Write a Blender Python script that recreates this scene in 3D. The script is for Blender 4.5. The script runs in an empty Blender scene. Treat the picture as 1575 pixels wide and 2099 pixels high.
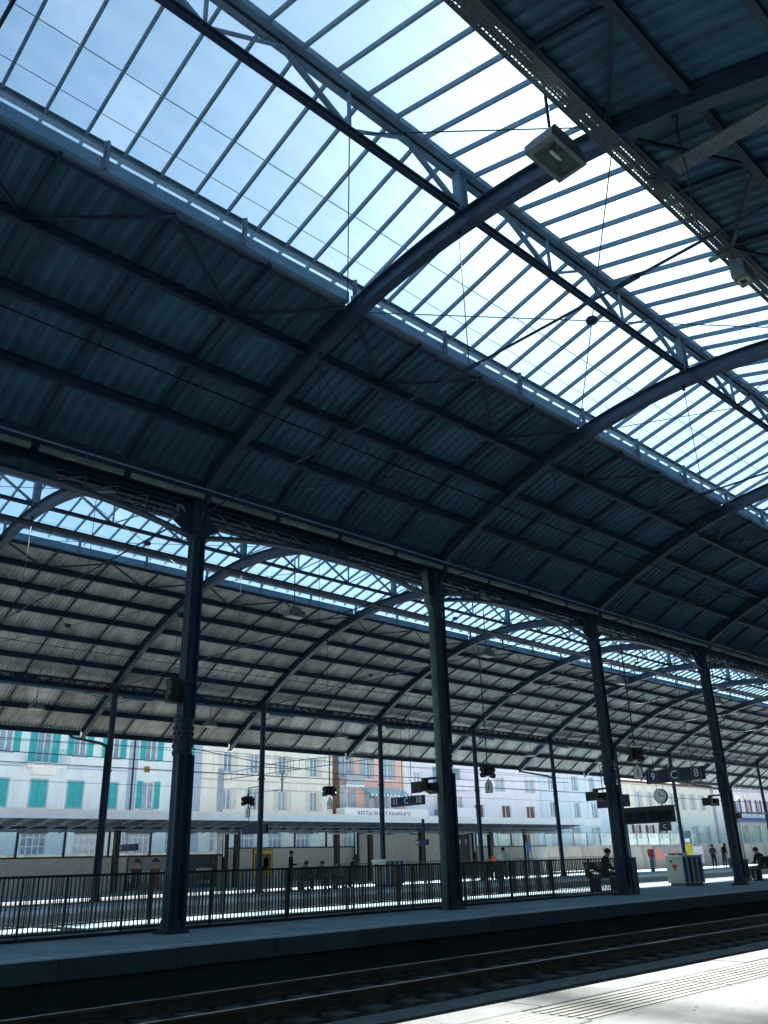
import bpy, bmesh, math, random
from mathutils import Vector, Matrix
random.seed(7)
S = bpy.context.scene
C = S.collection

# ------------------------------------------------------------------ camera
YAW, PITCH, ROLL, FPX = 0.7663, 0.395, -0.0292, 1720.35
EYE = 1.154
fw = Vector((math.sin(YAW)*math.cos(PITCH), math.cos(YAW)*math.cos(PITCH), math.sin(PITCH)))
rt = Vector((math.cos(YAW), -math.sin(YAW), 0))
up = rt.cross(fw)
r2 = rt*math.cos(ROLL) + up*math.sin(ROLL)
u2 = -rt*math.sin(ROLL) + up*math.cos(ROLL)
cam = bpy.data.cameras.new('camera')
cam.sensor_fit = 'VERTICAL'; cam.sensor_height = 36.0; cam.lens = 36.0*FPX/2099
cam.clip_start = 0.05; cam.clip_end = 2000
co = bpy.data.objects.new('camera', cam); C.objects.link(co)
M = Matrix((r2, u2, -fw)).transposed().to_4x4(); M.translation = (0, 0, EYE)
co.matrix_world = M
S.camera = co

# ------------------------------------------------------------------ light
SUN = Vector((0.90, 0.36, 1.0)).normalized()
EL = math.asin(SUN.z); AZ = math.atan2(SUN.x, SUN.y)
w = bpy.data.worlds.new('World'); S.world = w; w.use_nodes = True
nt = w.node_tree
sky = nt.nodes.new('ShaderNodeTexSky'); sky.sky_type = 'NISHITA'; sky.sun_disc = False
sky.sun_elevation = EL; sky.sun_rotation = AZ
sky.air_density = 1.15; sky.dust_density = 1.2; sky.ozone_density = 2.2; sky.altitude = 400
nt.nodes['Background'].inputs['Strength'].default_value = 0.05
wb_ = nt.nodes.new('ShaderNodeMix'); wb_.data_type = 'RGBA'; wb_.blend_type = 'MULTIPLY'; wb_.inputs['Factor'].default_value = 1
wb_.inputs['B'].default_value = (.60, .77, .745, 1)      # cool white balance of the whole sky
nt.links.new(sky.outputs[0], wb_.inputs['A']); nt.links.new(wb_.outputs['Result'], nt.nodes['Background'].inputs['Color'])
sl = bpy.data.lights.new('sun', 'SUN'); sl.energy = 5.0; sl.angle = math.radians(3.0); sl.color = (1, .97, .92)
so = bpy.data.objects.new('sun', sl); C.objects.link(so)
so.rotation_euler = (-SUN).to_track_quat('-Z', 'Y').to_euler(); so.location = (20, 10, 40)
S.view_settings.view_transform = 'Standard'; S.view_settings.look = 'None'
S.view_settings.exposure = 2.3; S.view_settings.gamma = 1
S.render.engine = 'CYCLES'
S.cycles.transparent_max_bounces = 32; S.cycles.max_bounces = 8; S.cycles.diffuse_bounces = 4

# ------------------------------------------------------------------ materials
def mat(name, col, rough=.6, metal=0, var=.25, scale=3, bump=0, bscale=40, spec=.4, stain=None, stretch=None, rnd=None):
    m = bpy.data.materials.new(name); m.use_nodes = True
    n, l = m.node_tree.nodes, m.node_tree.links
    b = n['Principled BSDF']
    b.inputs['Roughness'].default_value = rough; b.inputs['Metallic'].default_value = metal
    b.inputs['Specular IOR Level'].default_value = spec
    tc = n.new('ShaderNodeTexCoord'); src = tc.outputs['Object']
    if stretch:
        mp = n.new('ShaderNodeMapping'); mp.inputs['Scale'].default_value = stretch
        l.new(src, mp.inputs['Vector']); src = mp.outputs[0]
    no = n.new('ShaderNodeTexNoise'); no.inputs['Scale'].default_value = scale; no.inputs['Detail'].default_value = 6
    no.inputs['Roughness'].default_value = .65
    l.new(src, no.inputs['Vector'])
    cr = n.new('ShaderNodeValToRGB')
    cr.color_ramp.elements[0].position = .3; cr.color_ramp.elements[1].position = .72
    d = [max(0, c*(1-var)) for c in col]; li = [min(1, c*(1+var)) for c in col]
    if stain: d = list(stain)
    cr.color_ramp.elements[0].color = (*d, 1); cr.color_ramp.elements[1].color = (*li, 1)
    l.new(no.outputs[0], cr.inputs[0])
    oi = n.new('ShaderNodeObjectInfo'); mr = n.new('ShaderNodeMapRange')
    rnd = var*.35 if rnd is None else rnd
    mr.inputs['To Min'].default_value = 1-rnd; mr.inputs['To Max'].default_value = 1+rnd
    l.new(oi.outputs['Random'], mr.inputs['Value'])
    mx = n.new('ShaderNodeMix'); mx.data_type = 'RGBA'; mx.blend_type = 'MULTIPLY'; mx.inputs['Factor'].default_value = 1
    l.new(cr.outputs[0], mx.inputs['A']); l.new(mr.outputs[0], mx.inputs['B'])
    l.new(mx.outputs['Result'], b.inputs['Base Color'])
    if bump:
        n2 = n.new('ShaderNodeTexNoise'); n2.inputs['Scale'].default_value = bscale; n2.inputs['Detail'].default_value = 5
        l.new(tc.outputs['Object'], n2.inputs['Vector'])
        bp = n.new('ShaderNodeBump'); bp.inputs['Strength'].default_value = bump; bp.inputs['Distance'].default_value = .02
        l.new(n2.outputs[0], bp.inputs['Height']); l.new(bp.outputs[0], b.inputs['Normal'])
    return m

def glassmat(name, tint, dirt=.06, dcol=(.7, .75, .8)):
    m = bpy.data.materials.new(name); m.use_nodes = True
    n, l = m.node_tree.nodes, m.node_tree.links
    n.remove(n['Principled BSDF']); out = n['Material Output']
    tr = n.new('ShaderNodeBsdfTransparent'); tr.inputs[0].default_value = (*tint, 1)
    gl = n.new('ShaderNodeBsdfGlossy'); gl.inputs['Roughness'].default_value = .03
    fr = n.new('ShaderNodeLayerWeight'); fr.inputs[0].default_value = .5
    pw_ = n.new('ShaderNodeMath'); pw_.operation = 'POWER'; pw_.inputs[1].default_value = 4; l.new(fr.outputs['Facing'], pw_.inputs[0])
    ml = n.new('ShaderNodeMath'); ml.operation = 'MULTIPLY_ADD'; ml.inputs[1].default_value = .35; ml.inputs[2].default_value = .03; l.new(pw_.outputs[0], ml.inputs[0])
    m1 = n.new('ShaderNodeMixShader'); l.new(ml.outputs[0], m1.inputs[0]); l.new(tr.outputs[0], m1.inputs[1]); l.new(gl.outputs[0], m1.inputs[2])
    ts = n.new('ShaderNodeBsdfTranslucent'); ts.inputs[0].default_value = (*dcol, 1)
    no = n.new('ShaderNodeTexNoise'); no.inputs['Scale'].default_value = 2.2; no.inputs['Detail'].default_value = 7
    tc = n.new('ShaderNodeTexCoord'); l.new(tc.outputs['Object'], no.inputs['Vector'])
    mr = n.new('ShaderNodeMapRange'); mr.inputs['From Min'].default_value = .35; mr.inputs['From Max'].default_value = .75
    mr.inputs['To Min'].default_value = dirt*.4; mr.inputs['To Max'].default_value = dirt*1.8
    l.new(no.outputs[0], mr.inputs['Value'])
    oi = n.new('ShaderNodeObjectInfo'); p3 = n.new('ShaderNodeMath'); p3.operation = 'POWER'; p3.inputs[1].default_value = 5; l.new(oi.outputs['Random'], p3.inputs[0])
    ad = n.new('ShaderNodeMath'); ad.operation = 'MULTIPLY_ADD'; ad.inputs[1].default_value = dirt*2.5; l.new(p3.outputs[0], ad.inputs[0]); l.new(mr.outputs[0], ad.inputs[2])
    m2 = n.new('ShaderNodeMixShader'); l.new(ad.outputs[0], m2.inputs[0]); l.new(m1.outputs[0], m2.inputs[1]); l.new(ts.outputs[0], m2.inputs[2])
    l.new(m2.outputs[0], out.inputs[0])
    return m

STEEL = mat('painted_steel', (.009, .027, .058), .5, var=.3, scale=2)
RIBM = mat('rib_paint', (.026, .055, .092), .45, var=.35, scale=1.5)
STEELL = mat('weathered_steel', (.10, .165, .23), .55, var=.3, scale=4)
BARM = mat('glazing_bar_paint', (.16, .25, .34), .5, var=.2, scale=5)
GUTM = mat('zinc_gutter', (.12, .21, .31), .4, metal=.2, var=.25, scale=2)
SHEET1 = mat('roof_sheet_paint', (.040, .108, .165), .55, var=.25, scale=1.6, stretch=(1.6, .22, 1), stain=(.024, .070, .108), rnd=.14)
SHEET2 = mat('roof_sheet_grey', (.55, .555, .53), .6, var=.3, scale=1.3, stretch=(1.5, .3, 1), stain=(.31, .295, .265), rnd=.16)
ROOFTOP = mat('roof_back', (.12, .12, .12), .8)
GLASS = glassmat('skylight_glass', (.88, .94, .97), .012)
GLASSW = glassmat('screen_glass', (.86, .95, .93), .10)
PLAT = mat('platform_asphalt', (.35, .47, .53), .85, var=.3, scale=1.1, bump=.3, bscale=60)
ASPH_SHADE = mat('shade_tone_asphalt', (.085, .085, .085), .9, var=.3, scale=2)  # dark tone that paints shade into the far platform's back strip
PLATW = mat('skylight_tone_concrete', (.74, .78, .80), .8, var=.15, scale=2)  # paleness stands in for skylight falling on the far platform's front
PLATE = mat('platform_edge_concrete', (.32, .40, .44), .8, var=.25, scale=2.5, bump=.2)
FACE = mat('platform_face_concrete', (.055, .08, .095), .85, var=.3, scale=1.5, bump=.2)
SLAB = mat('platform_slab_concrete', (.160, .162, .152), .8, var=.34, scale=2.6, bump=.25, bscale=90)
TACT = mat('tactile_paint', (.19, .178, .135), .7, var=.2, scale=6)
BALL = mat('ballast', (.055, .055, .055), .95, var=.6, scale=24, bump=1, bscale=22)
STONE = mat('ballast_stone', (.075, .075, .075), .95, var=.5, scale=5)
RAIL = mat('rail_steel', (.12, .11, .10), .35, metal=.7, var=.3)
RAILT = mat('polished_rail', (.55, .57, .6), .3, metal=.9, var=.15, scale=8)
SLEEP = mat('sleeper_concrete', (.09, .095, .095), .9, var=.3)
ROAD = mat('street_asphalt', (.3, .3, .3), .9)
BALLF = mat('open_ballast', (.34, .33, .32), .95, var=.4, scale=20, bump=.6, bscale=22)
WIRE = mat('wire_oxide', (.008, .009, .011), 1, var=.1, spec=0)
BLACK = mat('black_metal', (.012, .014, .018), .45, var=.2)
DGREEN = mat('dark_green_paint', (.03, .06, .06), .5)
NAVY = mat('navy_sign', (.012, .018, .06), .4, var=.1)
WHITE = mat('white_paint', (.86, .88, .88), .5, var=.06)
CREAM = mat('cream_paint', (.55, .54, .47), .5, var=.1)
RED = mat('red_paint', (.45, .03, .03), .5, var=.1)
YEL = mat('yellow_print', (.6, .44, .03), .5, var=.1)
BLUEP = mat('blue_print', (.04, .11, .28), .5, var=.2)
DKP = mat('dark_poster', (.03, .04, .055), .5, var=.1)
STRIPW = mat('strip_diffuser', (.15, .19, .16), .4, var=.3, scale=2)
LAMPW = mat('lamp_diffuser', (.42, .45, .38), .35, var=.12)
TIN = mat('lamp_housing', (.17, .21, .225), .45, metal=.3, var=.35, scale=9)
LGLASS = mat('lamp_glass', (.10, .115, .115), .12, var=.5, scale=6, spec=.6)
WALLC = mat('rendered_wall', (.50, .50, .48), .9, var=.12, scale=3, bump=.2)
FRAME = mat('black_frame', (.02, .025, .035), .5, var=.15)
CANF = mat('canopy_fascia', (.80, .86, .93), .5, var=.08)
CANU = mat('canopy_soffit', (.15, .155, .16), .7, var=.2)
CONC = mat('retaining_concrete', (.34, .34, .32), .9, var=.3, scale=1.2, stretch=(1, 1, .3), bump=.2)
PANE = mat('window_pane', (.26, .36, .46), .08, var=.3, scale=.7, spec=.8)
CURT = mat('window_curtain', (.55, .62, .66), .7, var=.25, scale=9, stretch=(4, 1, .2))
TEAL = mat('teal_shutter', (.06, .48, .50), .55, var=.15)
PIPE = mat('verdigris_pipe', (.17, .24, .225), .5, var=.3, scale=4)
SKIN = mat('skin', (.42, .26, .19), .6, var=.05)
HAIR = mat('dark_hair', (.02, .016, .013), .6, var=.2)
CLOTH = [mat('cloth_%s' % k, c, .9, var=.2, scale=9) for k, c in (('black', (.014, .015, .02)), ('navy', (.02, .025, .05)), ('grey', (.12, .13, .14)), ('beige', (.38, .34, .27)), ('jeans', (.05, .10, .16)), ('white', (.6, .6, .6)))]

# ------------------------------------------------------------------ mesh helpers
class MB:
    def __init__(s): s.v = []; s.f = []
    def add(s, vs, fs):
        o = len(s.v); s.v += [tuple(p) for p in vs]; s.f += [tuple(i+o for i in f) for f in fs]; return s
    def box(s, x0, x1, y0, y1, z0, z1):
        return s.add([(x, y, z) for x in (x0, x1) for y in (y0, y1) for z in (z0, z1)],
                     [(0, 1, 3, 2), (4, 6, 7, 5), (0, 4, 5, 1), (2, 3, 7, 6), (0, 2, 6, 4), (1, 5, 7, 3)])
    def bar(s, p, q, a, b, upv=(0, 0, 1)):
        p, q = Vector(p), Vector(q); d = (q-p).normalized(); U = Vector(upv)
        if abs(d.dot(U)) > .98: U = Vector((0, 1, 0)) if abs(d.y) < .9 else Vector((1, 0, 0))
        x = d.cross(U).normalized()*a/2; y = x.cross(d).normalized()*b/2
        vs = [c+x*i+y*j for c in (p, q) for i, j in ((-1, -1), (1, -1), (1, 1), (-1, 1))]
        return s.add(vs, [(3, 2, 1, 0), (4, 5, 6, 7), (0, 1, 5, 4), (1, 2, 6, 5), (2, 3, 7, 6), (3, 0, 4, 7)])
    def tube(s, p, q, r, n=8, r2=None):
        p, q = Vector(p), Vector(q); d = (q-p).normalized(); r2 = r if r2 is None else r2
        U = Vector((0, 0, 1)) if abs(d.z) < .9 else Vector((1, 0, 0))
        x = d.cross(U).normalized(); y = x.cross(d)
        A = [p+(x*math.cos(6.28319*i/n)+y*math.sin(6.28319*i/n))*r for i in range(n)]
        B = [q+(x*math.cos(6.28319*i/n)+y*math.sin(6.28319*i/n))*r2 for i in range(n)]
        return s.add(A+B, [(i, i+n, (i+1) % n+n, (i+1) % n) for i in range(n)]+[tuple(range(n)), tuple(range(2*n-1, n-1, -1))])
    def path(s, pts, r, n=6):
        for a, b in zip(pts, pts[1:]): s.tube(a, b, r, n)
        return s
    def lathe(s, prof, n=20, c=(0, 0, 0)):
        vs = []; fs = []
        for r, z in prof: vs += [(c[0]+r*math.cos(6.28319*i/n), c[1]+r*math.sin(6.28319*i/n), c[2]+z) for i in range(n)]
        for k in range(len(prof)-1):
            for i in range(n): j = (i+1) % n; fs.append((k*n+i, k*n+j, k*n+n+j, k*n+n+i))
        fs.append(tuple(range(n-1, -1, -1))); m = (len(prof)-1)*n; fs.append(tuple(range(m, m+n)))
        return s.add(vs, fs)
    def sweep(s, prof, path):     # prof: (x, dz) closed loop in plane X/up; path: (y, z)
        n = len(prof); vs = []; fs = []
        for (y, z) in path: vs += [(px, y, z+pz) for px, pz in prof]
        for k in range(len(path)-1):
            for i in range(n): j = (i+1) % n; fs.append((k*n+i, k*n+j, k*n+n+j, k*n+n+i))
        fs.append(tuple(range(n))); m = (len(path)-1)*n; fs.append(tuple(range(m+n-1, m-1, -1)))
        return s.add(vs, fs)
    def extx(s, prof, x0, x1):    # prof: (y, z) closed loop extruded along X
        n = len(prof)
        return s.add([(x0, y, z) for y, z in prof]+[(x1, y, z) for y, z in prof],
                     [(i, (i+1) % n, (i+1) % n+n, i+n) for i in range(n)]+[tuple(range(n-1, -1, -1)), tuple(range(n, 2*n))])
    def quad(s, a, b, c, d): return s.add([a, b, c, d], [(0, 1, 2, 3)])
    def mesh(s, name, m, smooth=False):
        me = bpy.data.meshes.new(name); me.from_pydata(s.v, [], s.f); me.update()
        me.materials.append(m)
        if smooth: me.polygons.foreach_set('use_smooth', [True]*len(me.polygons))
        return me
    def obj(s, name, m, parent=None, loc=(0, 0, 0), rz=0, smooth=False):
        return inst(name, s.mesh(name, m, smooth), parent, loc, rz)

def inst(name, me, parent=None, loc=(0, 0, 0), rz=0):
    o = bpy.data.objects.new(name, me); C.objects.link(o); o.location = loc; o.rotation_euler = (0, 0, rz); o.parent = parent
    return o
def tag(o, label=None, cat=None, group=None, kind=None):
    if label: o['label'] = label
    if cat: o['category'] = cat
    if group: o['group'] = group
    if kind: o['kind'] = kind
    return o
def thing(name, label, cat, loc=(0, 0, 0), rz=0, group=None):
    o = bpy.data.objects.new(name, None); C.objects.link(o); o.location = loc; o.rotation_euler = (0, 0, rz); o.empty_display_size = .2
    return tag(o, label, cat, group)
def copytree(o, parent=None, loc=None, rz=None, label=None):
    c = o.copy(); C.objects.link(c); c.parent = parent
    if loc is not None: c.location = loc
    if rz is not None: c.rotation_euler = (0, 0, rz)
    if label: c['label'] = label
    for ch in list(o.children): copytree(ch, c)
    return c
FACE_X = Matrix(((0, 0, -1), (-1, 0, 0), (0, 1, 0))).to_4x4()   # readable from -X
FACE_Y = Matrix(((1, 0, 0), (0, 0, -1), (0, 1, 0))).to_4x4()    # readable from -Y
def text(s, size, m, parent, loc, basis=FACE_Y, align='CENTER', name='lettering', sx=1):
    cu = bpy.data.curves.new('t', 'FONT'); cu.body = s; cu.size = size; cu.align_x = align; cu.align_y = 'CENTER'; cu.extrude = .003
    o = bpy.data.objects.new('t', cu); C.objects.link(o)
    bpy.context.view_layer.update()
    me = bpy.data.meshes.new_from_object(o.evaluated_get(bpy.context.evaluated_depsgraph_get()))
    bpy.data.objects.remove(o); me.materials.clear(); me.materials.append(m)
    me.transform(basis @ Matrix.Diagonal((sx, 1, 1, 1)))
    return inst(name, me, parent, loc)

# ================================================================== SETTING
L = 8.0
XA = [9.32+L*n for n in range(-2, 12)]
XB = [17.05+L*n for n in range(-3, 12)]
YA, YB = 15.93, 35.17
YN, YA0, YA1, YB0, YB1, YC0, YW = 5.43, 12.95, 21.45, 26.5, 39.6, 44.2, 47.0
ZT = -.62; YS_ = 55.5

g = MB().quad((-400, -300, ZT-.06), (900, -300, ZT-.06), (900, 900, ZT-.06), (-400, 900, ZT-.06)).obj('ground', BALL); tag(g, kind='structure')

def platform(name, x0, x1, y0, y1, holes=()):
    b = MB(); xs = [x0]
    if holes:
        hx0, hx1, hy0, hy1 = holes
        b.box(x0, x1, y0, hy0, ZT-.3, 0); b.box(x0, x1, hy1, y1, ZT-.3, 0)
        b.box(x0, hx0, hy0, hy1, ZT-.3, 0); b.box(hx1, x1, hy0, hy1, ZT-.3, 0)
    else: b.box(x0, x1, y0, y1, ZT-.3, 0)
    return tag(b.obj(name, PLAT), kind='structure')
HX0, HX1, HY0, HY1 = 2.4, 26.2, 16.85, 19.1
pa = platform('middle_platform', -20, 110, YA0+.95, YA1-.6, (HX0, HX1, HY0, HY1))
pb = platform('far_platform', -20, 150, YB0+.6, YB1-.6)
MB().box(-20, 28.6, 33.2, YB1-.61, .0005, .006).obj('painted_shade_patch', ASPH_SHADE, pb)  # dark sheet puts shade on the back strip into the colour
for i in range(40): MB().box(2+3*i, 4.99+3*i, YB0+.62, YB0+3.6, .0005, .007).obj('painted_skylit_slab', PLATW, pb)  # skylight on the front strip painted as a paler slab colour
pc = platform('outer_platform', -20, 72, YC0, YW)
pn = platform('near_platform', -20, 60, -6, YN-3.63)
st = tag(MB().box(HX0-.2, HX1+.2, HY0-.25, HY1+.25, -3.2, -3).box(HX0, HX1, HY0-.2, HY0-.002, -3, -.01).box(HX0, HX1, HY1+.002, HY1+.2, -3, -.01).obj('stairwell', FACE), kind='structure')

# edge slabs of the middle platform: pale line, lip, face panel, recessed footing
x = 2.02-3.8*2
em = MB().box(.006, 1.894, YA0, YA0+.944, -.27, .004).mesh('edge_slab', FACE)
tm = MB().box(.006, 1.894, YA0+.02, YA0+.9, .004, .012).mesh('edge_top', PLATE)
lm = MB().box(.0, 1.9, YA0+.30, YA0+.42, .012, .017).mesh('edge_line', mat('edge_line', (.62, .70, .74), .8))
while x < 75:
    e = inst('edge_slab', em, pa, (x, 0, random.uniform(-.003, .003)))
    inst('edge_top', tm, e); inst('edge_line', lm, e)
    x += 1.9
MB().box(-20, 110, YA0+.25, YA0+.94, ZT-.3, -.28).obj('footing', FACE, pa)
bm_ = MB().box(.006, 1.994, 0, .594, -.3, .006).mesh('edge_slab', PLATE)
for i in range(38): inst('edge_slab', bm_, pa, (-4+2*i, YA1-.6, 0))
bw_ = MB().box(.006, 1.994, 0, .594, -.3, .006).mesh('edge_slab', PLATW)  # front edge course in the same painted-in skylight tone
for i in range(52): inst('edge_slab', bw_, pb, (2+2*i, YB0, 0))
for i in range(52): inst('edge_slab', bm_, pb, (2+2*i, YB1-.6, 0))
MB().box(-20, 150, YB0+.2, YB0+.61, ZT-.3, -.31).obj('footing', FACE, pb)

# near platform: pale slabs, edge course, tactile guide ridges
def slab(x0, x1, y0, y1, name='paving_slab', z=0., m=SLAB):
    b = MB(); e = .010
    b.add([(x0+e, y0+e, -.25), (x1-e, y0+e, -.25), (x1-e, y1-e, -.25), (x0+e, y1-e, -.25), (x0+e, y0+e, z-.006), (x1-e, y0+e, z-.006), (x1-e, y1-e, z-.006), (x0+e, y1-e, z-.006),
           (x0+.022, y0+.022, z), (x1-.022, y0+.022, z), (x1-.022, y1-.022, z), (x0+.022, y1-.022, z)],
          [(0, 3, 2, 1)]+[(i, (i+1) % 4, (i+1) % 4+4, i+4) for i in range(4)]+[(i+4, (i+1) % 4+4, (i+1) % 4+8, i+8) for i in range(4)]+[(8, 9, 10, 11)])
    return b.obj(name, m, pn, (0, 0, random.uniform(-.003, .003)))
xx = -3.0
while xx < 30:
    slab(xx, xx+1.9, YN-.42, YN, 'edge_slab'); xx += 1.9
xx = -3.0
while xx < 28:
    o = random.uniform(-.05, .05)
    slab(xx, xx+2.3, YN-1.12, YN-.42); slab(xx+o-.9, xx+o+1.4, YN-2.42, YN-1.12); slab(xx+.3, xx+2.6, YN-3.62, YN-2.42); xx += 2.3
MB().box(-20, 60, YN-.9, YN-.25, ZT-.3, -.26).obj('footing', FACE, pn)
MB().box(-20, 60, YN-3.7, YN-.26, ZT-.3, -.28).obj('footing', FACE, pn)
for k in range(7):
    rb = MB()
    y = YN-1.06+k*.088
    for i in range(14): rb.box(-3+2.3*i+.03, -3+2.3*i+2.27, y-.018, y+.018, 0, .0035)
    rb.obj('tactile_ridge', TACT, pn)
gum = MB()
for i in range(260):
    gx, gy, gr = random.uniform(4, 17), random.uniform(1.9, YN-.05), random.uniform(.006, .016)
    gum.add([(gx+gr*random.uniform(.7, 1.2)*math.cos(k*1.0472), gy+gr*random.uniform(.7, 1.2)*math.sin(k*1.0472), .0055) for k in range(6)], [tuple(range(6))])
tag(gum.obj('gum_spots', mat('trodden_gum', (.115, .112, .105), .9, var=.3), pn), kind='stuff')
ins = MB().box(8.9, 10.1, 3.50, 3.53, 0, .008).box(8.9, 10.1, 2.7, 2.73, 0, .008).box(8.9, 8.93, 2.7, 3.53, 0, .008).box(10.07, 10.1, 2.7, 3.53, 0, .008)
ins.obj('manhole_frame', RAIL, pn)

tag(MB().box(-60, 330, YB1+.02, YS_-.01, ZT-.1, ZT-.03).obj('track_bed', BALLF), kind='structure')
# tracks
def track(name, yc, x0, x1, sleepers, detail=False):
    t = thing(name, None, None); del_keys = [k for k in ('label', 'category') if k in t]
    t['kind'] = 'structure'
    prof = [(-.07, 0), (.07, 0), (.07, .02), (.012, .03), (.012, .12), (.036, .13), (.036, .165), (-.036, .165), (-.036, .13), (-.012, .12), (-.012, .03), (-.07, .02)]
    for sgn in (-1, 1):
        rl = MB().extx([(a+yc+sgn*.7535, b+ZT+.075) for a, b in prof], x0, x1).obj('rail', RAIL, t)
        MB().box(x0, x1, yc+sgn*.7535-.03, yc+sgn*.7535+.03, ZT+.2401, ZT+.243).obj('running_surface', RAILT, rl)
    sm = MB().box(-.13, .13, yc-1.25, yc+1.25, ZT-.1, ZT+.07).mesh('sleeper', SLEEP)
    cm = MB().box(-.09, .09, -.16, .16, 0, .05).mesh('rail_clip', RAIL)
    for i in range(sleepers):
        s = inst('sleeper', sm, t, (x0+2+i*.6, 0, 0))
        if detail:
            for sgn in (-1, 1): inst('rail_clip', cm, s, (0, yc+sgn*.7535, ZT+.06))
    return t
track('railway_track', 10.17, 1, 100, 80, True)
track('railway_track', 23.9, 1, 150, 100)
track('railway_track', 42.0, 1, 170, 60)
tr = thing('cable_trough', None, None); tr['kind'] = 'structure'
cvm = MB().box(.006, .994, 8.28, 8.80, ZT-.2, ZT+.05).mesh('trough_cover', mat('trough_concrete', (.17, .21, .22), .85, var=.25, scale=4, bump=.2))
for i in range(44): inst('trough_cover', cvm, tr, (2+i, random.uniform(-.008, .008), random.uniform(-.006, .008)))
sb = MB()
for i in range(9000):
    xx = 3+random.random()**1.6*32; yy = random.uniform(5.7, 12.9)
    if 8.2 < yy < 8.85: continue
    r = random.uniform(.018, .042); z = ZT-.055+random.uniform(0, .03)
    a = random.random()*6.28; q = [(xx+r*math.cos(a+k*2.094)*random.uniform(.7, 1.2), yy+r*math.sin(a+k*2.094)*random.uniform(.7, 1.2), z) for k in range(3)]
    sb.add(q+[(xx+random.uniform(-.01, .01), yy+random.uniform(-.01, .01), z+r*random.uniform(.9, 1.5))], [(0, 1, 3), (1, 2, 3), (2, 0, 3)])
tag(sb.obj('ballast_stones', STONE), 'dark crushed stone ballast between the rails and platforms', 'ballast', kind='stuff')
# weeds along the rail
wb = MB()
for i in range(260):
    xx = random.uniform(4, 11)+random.choice((0, 0, 3)); yy = 11.15+random.uniform(-.08, .3)
    for k in range(3):
        a = random.random()*6.28; h = random.uniform(.03, .12)
        wb.add([(xx, yy, ZT-.04), (xx+.012, yy, ZT-.04), (xx+math.cos(a)*h*.6, yy+math.sin(a)*h*.6, ZT+h)], [(0, 1, 2)])
tag(wb.obj('weeds', mat('weed', (.09, .13, .08), .8)), 'small tufts of weeds along the inner rail', 'weeds', kind='stuff')

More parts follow.
